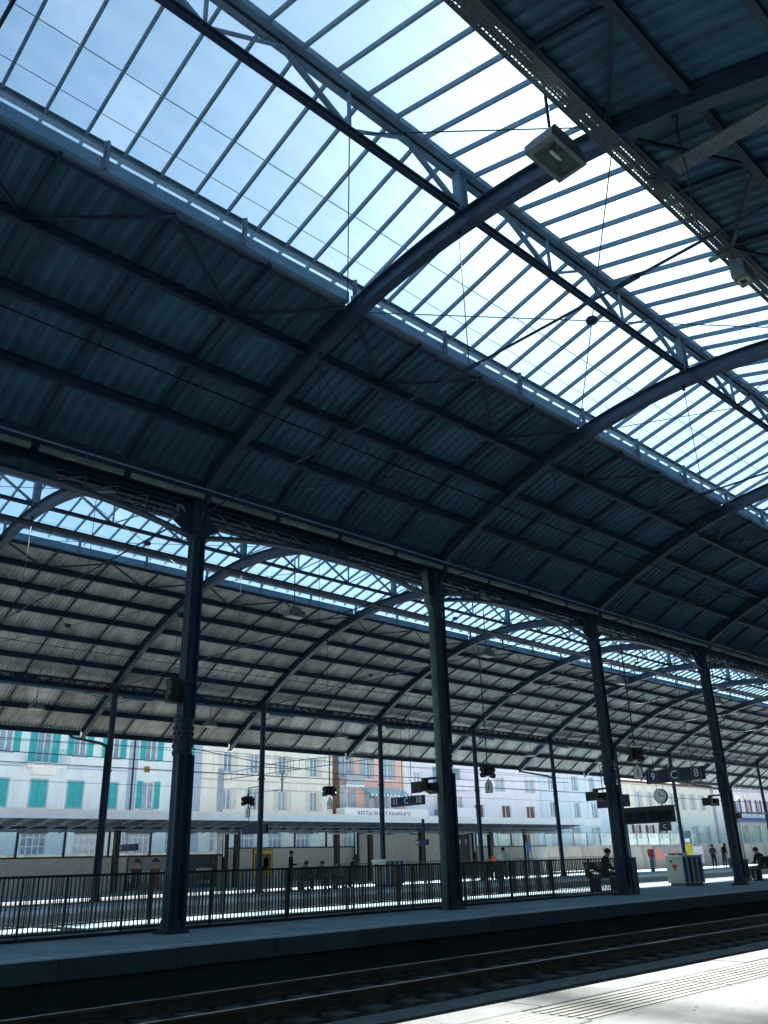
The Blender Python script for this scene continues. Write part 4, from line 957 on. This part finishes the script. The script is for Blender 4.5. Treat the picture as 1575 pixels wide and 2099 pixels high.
# ------------------------------------------------------------------ outer platform: canopy and screen wall
cn = thing('platform_canopy', 'low platform canopy with white fascia and dark rafters', 'canopy', (0, YC0, 0))
cn.location = (0, 0, 0)
CX1 = 67.5
MB().box(-5, CX1, YC0-.35, YC0-.3, 3.62, 4.05).box(-5, CX1, YC0-.3, YC0-.1, 4.0, 4.05).obj('fascia', CANF, cn)
MB().box(-5, CX1, YC0-.43, YC0-.351, 4.02, 4.08).obj('gutter_lip', WHITE, cn)
MB().add([(-5, YC0-.3, 3.78), (CX1, YC0-.3, 3.78), (CX1-2.5, YW+1.2, 3.45), (-5, YW+1.2, 3.45), (-5, YC0-.3, 3.99), (CX1, YC0-.3, 3.99), (CX1-2.5, YW+1.2, 3.62), (-5, YW+1.2, 3.62)], [(0, 3, 2, 1), (4, 5, 6, 7), (0, 1, 5, 4), (1, 2, 6, 5), (2, 3, 7, 6), (3, 0, 4, 7)]).obj('roof', CANU, cn)
rfm = MB().add([(-.04, YC0-.29, 3.64), (.04, YC0-.29, 3.64), (.04, YW+1, 3.05), (-.04, YW+1, 3.05), (-.04, YC0-.29, 3.775), (.04, YC0-.29, 3.775), (.04, YW+1, 3.46), (-.04, YW+1, 3.46)], [(0, 3, 2, 1), (4, 5, 6, 7), (0, 1, 5, 4), (1, 2, 6, 5), (2, 3, 7, 6), (3, 0, 4, 7)]).mesh('rafter', STEELL)
for i in range(46): inst('rafter', rfm, cn, (14+i*1.13, 0, 0))
for yy, zz, rr in ((YC0+.35, 3.33, .03), (YC0+.9, 3.16, .03), (YC0+1.6, 3.1, .05)): MB().path([(8, yy, zz), (CX1-3, yy, zz)], rr, 8).obj('conduit', STEELL, cn)
drm = MB().box(-.015, .015, YC0+.33, YC0+.36, 3.33, 3.7).mesh('conduit_hanger', STEELL)
for i in range(36): inst('conduit_hanger', drm, cn, (14+i*1.45, 0, 0))
for x in (23.1, 30.9, 38.8, 41.8, 46.8, 54.5, 59.0): MB().box(x-.14, x+.14, YC0+1.4, YC0+1.7, 0, 3.4).obj('post', BLACK, cn)
for i in range(16):
    t = thing('tube_lamp', 'fluorescent tube lamp hung under the low canopy', 'lamp', (17.5+i*2.9, YC0+1.0, 2.95), group='tube lamps under the low canopy')
    MB().box(0, 1.5, -.05, .05, .03, .08).obj('lamp_body', STEELL, t); MB().tube((.03, 0, 0), (1.47, 0, 0), .028, 8).obj('tube', LAMPW, t); MB().box(.2, .22, -.01, .01, .08, .45).box(1.28, 1.3, -.01, .01, .08, .45).obj('hanger', STEEL, t)

sw = thing('screen_wall', 'grey rendered wall topped by a band of framed glass', 'wall', (0, YW, 0)); sw.location = (0, 0, 0)
SEG = [(8, 30.9, 1.80), (30.9, 41.6, 2.15), (41.6, 54.0, 2.98), (54.0, 63.5, 2.02)]
for x0, x1, zs in SEG:
    MB().box(x0, x1-.005, YW, YW+.2, ZT, zs).obj('wall_panel', WALLC, sw)
    MB().box(x0, x1-.02, YW-.04, YW+.06, zs+.001, zs+.08).box(x0, x1-.02, YW-.04, YW+.06, 3.25, 3.4).obj('window_frame', FRAME, sw)
    n = max(1, round((x1-x0)/2.45)); dx = (x1-x0)/n
    for i in range(n):
        MB().box(x0+i*dx-.05, x0+i*dx+.05, YW-.05, YW+.07, zs+.0801, 3.2499).obj('mullion', FRAME, sw)
        MB().quad((x0+i*dx+.05, YW+.01, zs+.08), (x0+(i+1)*dx-.05, YW+.01, zs+.08), (x0+(i+1)*dx-.05, YW+.01, 3.25), (x0+i*dx+.05, YW+.01, 3.25)).obj('pane', GLASSW, sw)
for x in (30.9, 41.6, 54.0): MB().box(x-.25, x+.05, YW-.3, YW-.06, 0, 3.3).obj('pier', BLACK, sw); MB().tube((x-.32, YW-.35, 1.7), (x-.32, YW-.35, 3.15), .05, 8).obj('lamp_tube', WHITE, sw)

def poster(label, x0, x1, z0, z1, y, m, parts=(), words=(), frame=FRAME):
    t = thing('poster', label, 'poster', ((x0+x1)/2, y, z0)); w_ = (x1-x0)/2; h = z1-z0
    MB().box(-w_, w_, -.02, .03, 0, h).obj('sheet', m, t)
    MB().box(-w_-.04, -w_-.001, -.03, .035, -.04, h+.04).box(w_+.001, w_+.04, -.03, .035, -.04, h+.04).box(-w_, w_, -.03, .035, h+.001, h+.04).box(-w_, w_, -.03, .035, -.04, -.001).obj('frame', frame, t)
    for nm, kind, mm, cx, cz, a, b in parts:
        n = 16 if kind == 'o' else 4
        off = 0 if kind == 'o' else math.pi/4
        kk = 1 if kind == 'o' else 1.41421
        MB().add([(cx+a*kk*math.cos(6.28319*i/n+off), -.024, cz+b*kk*math.sin(6.28319*i/n+off)) for i in range(n)], [tuple(range(n))]).obj(nm, mm, t)
    for s, xx, zz, sz in words: text(s, sz, WHITE, t, (xx, -.026, zz), FACE_Y, 'LEFT')
    return t
SKB = mat('print_brown', (.13, .07, .05), .5); GRYP = mat('print_grey', (.22, .23, .25), .5, var=.2); PNK = mat('print_pink', (.5, .16, .15), .5)
fl = []
for i, x in enumerate((-1.15, .0, 1.2)):
    fl += [('print_vest', 'r', SKB if i else DKP, x, .55, .33, .5), ('print_face', 'o', SKIN, x, 1.2, .14, .18), ('print_hat', 'r', DKP, x, 1.42, .26, .04), ('print_hat', 'r', DKP, x, 1.5, .15, .1)]
for i in range(len(fl)):
    nm, kd, mm, cx, cz, a, b = fl[i]
    if nm == 'print_face': fl.append(('print_sleeve', 'r', WH, cx-.42, .62, .09, .3)); fl.append(('print_sleeve', 'r', WH, cx+.42, .62, .09, .3))
poster('grey poster of three figures in waistcoats and black hats', 24.5, 27.9, .12, 1.78, YW-.05, GRYP, fl)
poster('dark poster ending in the word anbieter on the grey wall', 28.05, 30.3, .10, 1.78, YW-.05, DKP, (('print_dot', 'o', SKB, .9, 1.35, .13, .16),), (('anbieter', -.3, .95, .34), ('und uns,', -.3, .28, .3)))
poster('yellow poster with brown portrait print', 33.0, 34.4, .45, 2.05, YW-.05, YEL, (('print_portrait', 'r', SKB, 0, .9, .62, .48), ('print_head', 'o', SKIN, -.22, .95, .2, .3), ('print_head', 'o', SKB, .25, .9, .2, .3), ('print_hands', 'o', SKIN, 0, .55, .3, .1)))
poster('tall dark poster with white lettering beside the narrow clerestory', 50.5, 53.4, .10, 2.92, YW-.06, DKP, (('print_curve', 'o', WH, 1.05, 2.35, .07, .25),), (('nova', -.9, 2.4, .7), ('er', -.5, 1.75, .42), ('fen-', -.6, 1.2, .42), ('fenster', -1.0, .65, .42)))

# ------------------------------------------------------------------ street behind: retaining wall, glass balustrade
YS = 55.5
tag(MB().box(-20, 300, YS+.3, 75, 1.6, 2.1).obj('street', ROAD), kind='structure')
tag(MB().box(-20, 300, YS+3.2, 59.96, 2.1, 2.22).obj('pavement', PLATE), kind='structure')
rw = thing('retaining_wall', 'stained concrete retaining wall below the street', 'wall', (0, YS, 0)); rw.location = (0, 0, 0)
cpm = MB().box(.01, 3.99, YS, YS+.3, -.9, 2.0).mesh('wall_panel', CONC); ccm = MB().box(.01, 3.99, YS-.06, YS+.32, 2.001, 2.16).mesh('coping', CONC)
for i in range(70): inst('wall_panel', cpm, rw, (10+4*i, 0, 0)); inst('coping', ccm, rw, (10+4*i, 0, 0))
gbl = thing('glass_balustrade', 'glass balustrade panels on top of the retaining wall', 'balustrade', (0, YS, 2.16)); gbl.location = (0, 0, 0)
gpm = MB().box(.06, 2.44, YS+.1, YS+.12, 2.2, 3.45).mesh('glass_panel', GLASSW); gps = MB().box(-.03, .03, YS+.08, YS+.16, 2.161, 3.48).mesh('post', STEELL); gtr = MB().box(0, 2.5, YS+.08, YS+.14, 3.481, 3.5).mesh('top_rail', STEELL)
for i in range(76): inst('glass_panel', gpm, gbl, (55+2.5*i, 0, 0)); inst('post', gps, gbl, (55+2.5*i, 0, 0)); inst('top_rail', gtr, gbl, (55+2.5*i, 0, 0))
def wposter(label, x0, x1, z0, z1, m, parts): return poster(label, x0, x1, z0, z1, YS-.1, m, parts, frame=STEELL)
wposter('colourful poster with pink shapes on the retaining wall', 95.5, 101.5, -.1, 1.95, GRYP, (('print_shape', 'o', PNK, -2, 1.2, .8, .7), ('print_shape', 'o', SKIN, -.6, .8, .6, .6), ('print_shape', 'o', PNK, 1.2, 1.5, .5, .35), ('print_text', 'r', WH, 1.0, .6, .9, .2)))
wposter('pale blank poster on the retaining wall', 102.5, 107.3, -.1, 1.95, mat('pale_print', (.6, .6, .66), .5, var=.08), ())
t = thing('info_stele', 'tall rounded stele with dark top and yellow base', 'sign', (70.5, 37.6, 0)); MB().box(-.08, .08, -.3, .3, 1.9, 2.9).obj('panel', STEELL, t); MB().box(-.07, .07, -.28, .28, .0, 1.899).obj('body', YEL, t); MB().box(-.09, -.081, -.22, .22, 2.0, 2.3).obj('notice', WHITE, t)
t = thing('street_lamp', 'slim street lamp with a flared head on the street', 'street lamp', (116, 54.2, 0)); MB().tube((0, 0, 0), (0, 0, 7.4), .11, 10, .08).obj('mast', STEELL, t); MB().tube((0, 0, 7.4), (0, 0, 8.0), .1, 14, .8).tube((0, 0, 8.0), (0, 0, 8.15), .85, 14).obj('lamp_head', CANF, t)

# ------------------------------------------------------------------ houses
YH = 60.0
def house(label, x0, x1, z1, wm, wins, y=YH, z0=2.1, trim=WHITE, depth=10, roofm=None, extras=None):
    t = thing('house', label, 'house', ((x0+x1)/2, y, z0)); t.location = (0, 0, 0)
    xs = sorted({x0, x1} | {v for w_ in wins for v in (w_[0], w_[1])}); zs = sorted({z0, z1} | {v for w_ in wins for v in (w_[2], w_[3])})
    b = MB()
    for i in range(len(xs)-1):
        for j in range(len(zs)-1):
            cx, cz = (xs[i]+xs[i+1])/2, (zs[j]+zs[j+1])/2
            if any(w_[0] < cx < w_[1] and w_[2] < cz < w_[3] for w_ in wins): continue
            b.quad((xs[i], y, zs[j]), (xs[i+1], y, zs[j]), (xs[i+1], y, zs[j+1]), (xs[i], y, zs[j+1]))
    for a, c, e, f, *_ in wins:
        d_ = .22
        b.quad((a, y, e), (a, y, f), (a, y+d_, f), (a, y+d_, e)); b.quad((c, y, f), (c, y, e), (c, y+d_, e), (c, y+d_, f))
        b.quad((a, y, f), (c, y, f), (c, y+d_, f), (a, y+d_, f)); b.quad((c, y, e), (a, y, e), (a, y+d_, e), (c, y+d_, e))
    b.quad((x0, y+depth, z0), (x0, y, z0), (x0, y, z1), (x0, y+depth, z1)); b.quad((x1, y, z0), (x1, y+depth, z0), (x1, y+depth, z1), (x1, y, z1))
    b.quad((x1, y+depth, z0), (x0, y+depth, z0), (x0, y+depth, z1), (x1, y+depth, z1))
    b.obj('wall', wm, t)
    ov = .5
    MB().add([(x0-.1, y-ov, z1), (x1+.1, y-ov, z1), (x1+.1, y+depth+ov, z1), (x0-.1, y+depth+ov, z1), (x0-.1, y-ov, z1+.18), (x1+.1, y-ov, z1+.18), (x1-1, y+depth/2, z1+2.6), (x0+1, y+depth/2, z1+2.6), (x1+.1, y+depth+ov, z1+.18), (x0-.1, y+depth+ov, z1+.18)],
             [(0, 3, 2, 1), (0, 1, 5, 4), (4, 5, 6, 7), (5, 8, 6), (8, 9, 7, 6), (9, 4, 7), (1, 2, 8, 5), (2, 3, 9, 8), (3, 0, 4, 9)]).obj('roof', roofm or ROOFTOP, t)
    for w_ in wins:
        a, c, e, f = w_[:4]; op = w_[4] if len(w_) > 4 else {}
        yy = y+.12
        if op.get('closed'):
            wf = MB().box(a-.1, a, y-.03, y+.05, e-.1, f+.1).box(c, c+.1, y-.03, y+.05, e-.1, f+.1).box(a, c, y-.03, y+.05, f, f+.1).box(a, c, y-.03, y+.05, e-.1, e).obj('window', op.get('tm', trim), t)
            m_ = (a+c)/2
            for p, q in ((a+.01, m_-.012), (m_+.012, c-.01)): shutter(wf, p, q, e+.01, f-.01, y-.02, op['shut'])
            MB().box(a, c, y+.1, y+.11, e, f).obj('pane', PANE, wf)
            continue
        fw_ = .06; wf = MB()
        wf.box(a+.001, a+fw_, yy, yy+.06, e+.001, f-.001).box(c-fw_, c-.001, yy, yy+.06, e+.001, f-.001).box(a+fw_, c-fw_, yy, yy+.06, e+.001, e+fw_).box(a+fw_, c-fw_, yy, yy+.06, f-fw_, f-.001)
        for q in range(1, op.get('nx', 2)): xx = a+(c-a)*q/op.get('nx', 2); wf.box(xx-.035, xx+.035, yy, yy+.06, e+fw_, f-fw_)
        for q in range(1, op.get('nz', 1)): zz = e+(f-e)*q/op.get('nz', 1); wf.box(a+fw_, c-fw_, yy+.005, yy+.055, zz-.03, zz+.03)
        wf = wf.obj('window', trim, t)
        MB().box(a+fw_, c-fw_, yy+.03, yy+.035, e+fw_, f-fw_).obj('pane', op.get('pane', PANE), wf)
        if op.get('curt'):
            for p, q in ((a+fw_, a+(c-a)*.3), (c-(c-a)*.3, c-fw_)): MB().box(p, q, yy+.08, yy+.09, e+fw_, f-fw_).obj('curtain', CURT, wf)
        if op.get('sill', True): MB().box(a-.12, c+.12, y-.12, y-.001, e-.1, e-.02).obj('sill', op.get('tm', trim), wf)
        if op.get('arch'):
            n = 12; r = (c-a)/2; cx = (a+c)/2; vs = []
            for q in range(n+1):
                an = math.pi*q/n; vs += [(cx+r*math.cos(an), y-.03, f+r*.8*math.sin(an)), (cx+(r+.16)*math.cos(an), y-.03, f+(r*.8+.16)*math.sin(an)), (cx+r*math.cos(an), y+.0, f+r*.8*math.sin(an)), (cx+(r+.16)*math.cos(an), y+.0, f+(r*.8+.16)*math.sin(an))]
            MB().add(vs, [(4*q, 4*q+1, 4*q+5, 4*q+4) for q in range(n)]+[(4*q+2, 4*q, 4*q+4, 4*q+6) for q in range(n)]+[(4*q+1, 4*q+3, 4*q+7, 4*q+5) for q in range(n)]).obj('arch_moulding', trim, wf)
            MB().add([(cx+r*math.cos(math.pi*q/n), y-.012, f+r*.8*math.sin(math.pi*q/n)) for q in range(n+1)], [tuple(range(n+1))]).obj('lunette', PANE, wf)
        if op.get('shut'):
            sw_ = (c-a)*.52
            for p, q in ((a-sw_-.04, a-.04), (c+.04, c+.04+sw_)): shutter(wf, p, q, e-.02, f+.02, y-.05, op['shut'])
    return t
def shutter(par, a, c, e, f, y, m):
    b = MB().box(a, a+.07, y, y+.035, e, f).box(c-.07, c, y, y+.035, e, f)
    b.box(a+.07, c-.07, y, y+.035, e, e+.08).box(a+.07, c-.07, y, y+.035, f-.08, f).box(a+.07, c-.07, y, y+.035, (e+f)/2-.04, (e+f)/2+.04)
    n = int((f-e)/.1)
    for i in range(n):
        z = e+.1+i*.1
        if abs(z-(e+f)/2) < .09 or z > f-.13: continue
        b.quad((a+.07, y+.03, z+.08), (c-.07, y+.03, z+.08), (c-.07, y+.006, z), (a+.07, y+.006, z))
    b.quad((a+.02, y+.034, e+.02), (c-.02, y+.034, e+.02), (c-.02, y+.034, f-.02), (a+.02, y+.034, f-.02))
    return b.obj('shutter', m, par)

W1 = mat('pale_blue_render', (.78, .86, .88), .9, var=.10, scale=1.1, stretch=(1.4, 1, .25))
TB = mat('blue_trim', (.40, .50, .62), .8, var=.08)
wins = []
for c in (21.55, 24.2, 26.8, 29.4): wins.append((c-.55, c+.55, 5.25, 6.98, dict(closed=True, shut=TEAL, tm=TB)))
for c in (32.45, 35.3): wins.append((c-.45, c+.45, 5.3, 7.2, dict(shut=TEAL, tm=TB, curt=True)))
for c in (21.6, 26.85, 29.45, 32.5, 35.4): wins.append((c-.45, c+.45, 8.75, 10.5, dict(shut=TEAL, tm=TB, curt=True)))
wins.append((23.75, 24.75, 8.15, 10.5, dict(shut=TEAL, tm=TB, curt=True, sill=False)))
for c in (19.0, 24.3, 27.9, 32.0, 35.0): wins.append((c-.85, c+.85, 2.2, 3.85, dict(nx=4, nz=3, arch=True, sill=False, curt=True)))
h1 = house('pale blue white house with teal shutters and arched ground floor doors', 14.0, 36.9, 13.4, W1, wins)
MB().box(30.7, 30.98, YH-.06, YH-.001, 2.1, 13.3).box(31.1, 31.38, YH-.06, YH-.001, 2.1, 13.3).box(36.2, 36.88, YH-.06, YH-.001, 2.1, 13.3).obj('pilaster', TB, h1)
MB().tube((31.04, YH-.1, 2.1), (31.04, YH-.1, 13.3), .06, 8).obj('downpipe', NAVY, h1)
MB().box(14, 30.69, YH-.05, YH-.001, 7.82, 7.9).obj('string_course', TB, h1); MB().box(14, 36.9, YH-.08, YH-.001, 4.75, 4.95).obj('string_course', TB, h1)
bl = MB().box(22.9, 25.6, YH-.9, YH-.002, 7.72, 8.05).add([(23.5, YH-.5, 7.3), (25.0, YH-.5, 7.3), (25.0, YH-.002, 7.3), (23.5, YH-.002, 7.3), (23.3, YH-.8, 7.719), (25.2, YH-.8, 7.719), (25.2, YH-.002, 7.719), (23.3, YH-.002, 7.719)], [(0, 3, 2, 1), (4, 5, 6, 7), (0, 1, 5, 4), (1, 2, 6, 5), (3, 0, 4, 7)]).obj('balcony', WHITE, h1)
MB().box(22.92, 25.58, YH-.88, YH-.85, 8.95, 8.99).obj('rail', TEAL, bl)
for i in range(27): MB().box(22.95+i*.1, 22.97+i*.1, YH-.87, YH-.855, 8.051, 8.949).obj('baluster', TEAL, bl)
t = thing('house_plaque', 'small ochre plaque hanging on the teal shuttered house', 'plaque', (32.2, YH-.06, 7.85)); MB().box(-.22, .22, 0, .05, 0, .42).obj('panel', mat('ochre', (.28, .18, .05), .6, var=.5, scale=14), t)

W2 = mat('cream_render', (.86, .84, .76), .9, var=.09, scale=1.1, stretch=(1.4, 1, .25))
LSH = mat('grey_shutter', (.74, .73, .70), .6, var=.1)
wins = []
for c in (39.4, 42.0, 44.9, 48.3):
    for z in (5.35, 8.2, 11.0): wins.append((c-.42, c+.42, z, z+1.6, dict(shut=LSH, curt=(z > 8), sill=True)))
wins += [(c-.7, c+.7, 2.2, 4.2, dict(nx=3, nz=2, sill=False)) for c in (38.7, 41.5, 44.3, 47.2)]
h2 = house('cream plastered house with pale grey shutters', 36.95, 50.4, 13.6, W2, wins)
MB().box(36.95, 50.4, YH-.06, YH-.001, 4.75, 4.9).box(36.95, 50.4, YH-.05, YH-.001, 7.55, 7.65).box(36.95, 50.4, YH-.05, YH-.001, 10.45, 10.55).obj('string_course', CREAM, h2)
for x in (37.3, 40.9, 43.4, 46.5, 50.1): MB().box(x-.1, x+.1, YH-.03, YH-.001, 4.901, 7.549).obj('pilaster', W2, h2)

W3 = mat('coral_render', (.84, .52, .44), .9, var=.10, scale=1.1, stretch=(1.4, 1, .25))
BSH = mat('blue_grey_shutter', (.42, .50, .56), .6, var=.1)
wins = [(c-.42, c+.42, z, z+1.9, dict(shut=BSH, curt=True)) for c in (52.0, 54.6, 57.3) for z in (8.3, 11.3)]+[(c-.45, c+.45, 5.7, 7.5, dict(shut=BSH)) for c in (52.2, 55.2, 57.6)]+[(c-.8, c+.8, 2.2, 4.5, dict(nx=3, sill=False)) for c in (52.5, 55.5, 58.2)]
h3 = house('coral red house with blue awning and white shop fascia', 50.45, 59.3, 14.0, W3, wins, trim=CANF)
MB().box(50.45, 51.2, YH-.03, YH-.001, 2.1, 13.9).obj('pilaster', SKB, h3)
bl = MB().box(51.2, 53.4, YH-1, YH-.002, 7.45, 7.6).obj('balcony', CANF, h3)
for i in range(16): MB().box(51.25+i*.135, 51.36+i*.135, YH-.98, YH-.96, 7.601, 8.45).obj('panel_slat', BSH, bl)
MB().box(51.2, 53.4, YH-1, YH-.94, 8.451, 8.5).obj('rail', BSH, bl)
aw = thing('awning', 'blue and white striped awning on the coral house', 'awning', (56.2, YH-.5, 6.9))
for i in range(22): MB().add([(-2.6+i*.236, .45, .65), (-2.6+(i+1)*.236, .45, .65), (-2.6+(i+1)*.236, -.9, .0), (-2.6+i*.236, -.9, 0), (-2.6+(i+1)*.236, -.9, -.2), (-2.6+i*.236, -.9, -.2)], [(0, 3, 2, 1), (3, 5, 4, 2)]).obj('stripe', WHITE if i % 2 else mat_teal if (mat_teal := TEAL) else TEAL, aw)
sgn = thing('shop_sign', 'white shop fascia with blue letters half hidden by the canopy', 'sign', (55.8, YH-1.2, 4.9)); MB().box(-5, 5.5, 0, 1.19, -.3, .75).obj('panel', WHITE, sgn)
text('RESTAURANT BAHNHOF', .62, BLUEP, sgn, (-.2, -.01, .25), FACE_Y, sx=.95)

W4 = mat('lilac_white_render', (.80, .80, .88), .9, var=.09, scale=1.1, stretch=(1.4, 1, .25))
wins = []
for c, wd in ((61.2, .5), (73.8, .8), (79.0, .9)): wins += [(c-wd, c+wd, z, z+1.5, dict(pane=mat_blind if (mat_blind := BSH) else BSH)) for z in (7.75, 10.5)]
wins += [(c-.75, c+.75, 5.1, 6.4, dict(pane=SKB)) for c in (70.2, 74.6, 78.8)]+[(63.4, 67.6, z, z+1.9, dict(nx=3)) for z in (5.2, 8.0, 10.8)]+[(c-1, c+1, 2.2, 4.3, dict(nx=3, sill=False)) for c in (62, 66, 71, 75.5, 79)]
h4 = house('white lilac apartment house with wide balconies', 59.35, 80.6, 13.8, W4, wins)
for z in (4.9, 7.6, 10.4): bl = MB().box(62.9, 68.1, YH-1.3, YH-.002, z, z+.15).box(62.9, 68.1, YH-1.3, YH-1.22, z+.151, z+1.0).obj('balcony', W4, h4)
W5 = mat('light_blue_render', (.66, .76, .86), .9, var=.09, scale=1.1, stretch=(1.4, 1, .25))
wins = [(c-.6, c+.6, z, z+1.7, dict(shut=CANF)) for c in (83, 87.6, 91.2) for z in (5.3, 8.3, 11.2)]+[(c-.9, c+.9, 2.2, 4.3, dict(nx=2, sill=False)) for c in (83, 87, 91)]
house('light blue house with pale shutters behind the canopy end', 80.65, 94.0, 13.4, W5, wins)
W6 = mat('pale_cream_render', (.84, .81, .74), .9, var=.09, scale=1.1, stretch=(1.4, 1, .25))
wins = [(c-.45, c+.45, 6.6, 8.7, dict(shut=LSH)) for c in (101.5, 104.3, 107.1, 109.9, 112.7, 115.5, 118.3)]+[(c-.5, c+.5, 3.0, 4.6, dict(shut=mat_red if (mat_red := mat('red_brown_shutter', (.24, .06, .07), .6)) else RED)) for c in (100, 103.2, 106.4)]+[(c-.9, c+.9, 2.2, 4.6, dict(nx=2, sill=False)) for c in (111, 115, 118.5)]
house('low cream house with slim windows and brown eaves', 97.5, 121.0, 9.7, W6, wins, roofm=mat('brown_tiles', (.14, .08, .07), .8))
W7 = mat('white_pink_render', (.84, .80, .84), .9, var=.09, scale=1.1, stretch=(1.4, 1, .25)); RSH = mat('wine_shutter', (.26, .07, .10), .6, var=.1)
wins = [(c-.5, c+.5, z, z+2.1, dict(shut=RSH, curt=True)) for c in (125.5, 129, 132.5, 136, 139.5, 143, 146.5) for z in (6.3, 9.9, 13.3, 16.6)]+[(c-1.2, c+1.2, 2.3, 4.8, dict(nx=2, sill=False)) for c in (126, 130, 134, 138, 142)]
h7 = house('tall white house with wine red shutters and long balcony', 122.0, 160, 20.0, W7, wins)
bl = MB().box(122.2, 150, YH-1, YH-.002, 9.55, 9.75).obj('balcony', W7, h7)
MB().box(122.2, 150, YH-1, YH-.95, 10.75, 10.8).obj('rail', BSH, bl)
for i in range(110): MB().box(122.3+i*.25, 122.33+i*.25, YH-.98, YH-.95, 9.751, 10.749).obj('baluster', BSH, bl)
t = thing('street_awning', 'blue shop awning below the wine red shutters', 'awning', (131, YH-1.4, 5.1)); MB().add([(-7, 1.35, .7), (9, 1.35, .7), (9, -.4, .2), (-7, -.4, .2), (9, -.4, 0), (-7, -.4, 0), (-7, 1.35, .6), (9, 1.35, .6)], [(0, 3, 2, 1), (3, 5, 4, 2), (5, 6, 7, 4)]).obj('canvas', BLUEP, t)
W8 = mat('far_white_render', (.68, .66, .68), .9, var=.05)
house('far white house at the end of the street', 161, 230, 22, W8, [(c-.6, c+.6, z, z+2.0, dict(shut=RSH)) for c in range(165, 230, 6) for z in (6.3, 10, 13.6)])

# ------------------------------------------------------------------ unseen station building added behind the viewer to block light into the near shed
sbd = thing('unseen_shade_building', 'unseen long wall and lean-to roof added to shade the near shed', 'building', (40, -7, 0)); sbd.location = (0, 0, 0)
for i in range(16):
    x0 = -22+8*i
    MB().box(x0, x0+7.99, -7.6, -7.0, -.3, 10.5).obj('wall_panel', WALLC, sbd); MB().box(x0+1.2, x0+2.6, -7.0, -6.98, 0, 2.6).box(x0+4.4, x0+6.4, -7.0, -6.98, .9, 2.8).obj('opening', PANE, sbd)
    MB().add([(x0, -7.6, 10.2), (x0+8, -7.6, 10.2), (x0+8, -.6, 9.28), (x0, -.6, 9.28), (x0, -7.6, 10.3), (x0+8, -7.6, 10.3), (x0+8, -.6, 9.38), (x0, -.6, 9.38)], [(0, 3, 2, 1), (4, 5, 6, 7), (0, 1, 5, 4), (1, 2, 6, 5), (2, 3, 7, 6), (3, 0, 4, 7)]).obj('roof_panel', ROOFTOP, sbd)
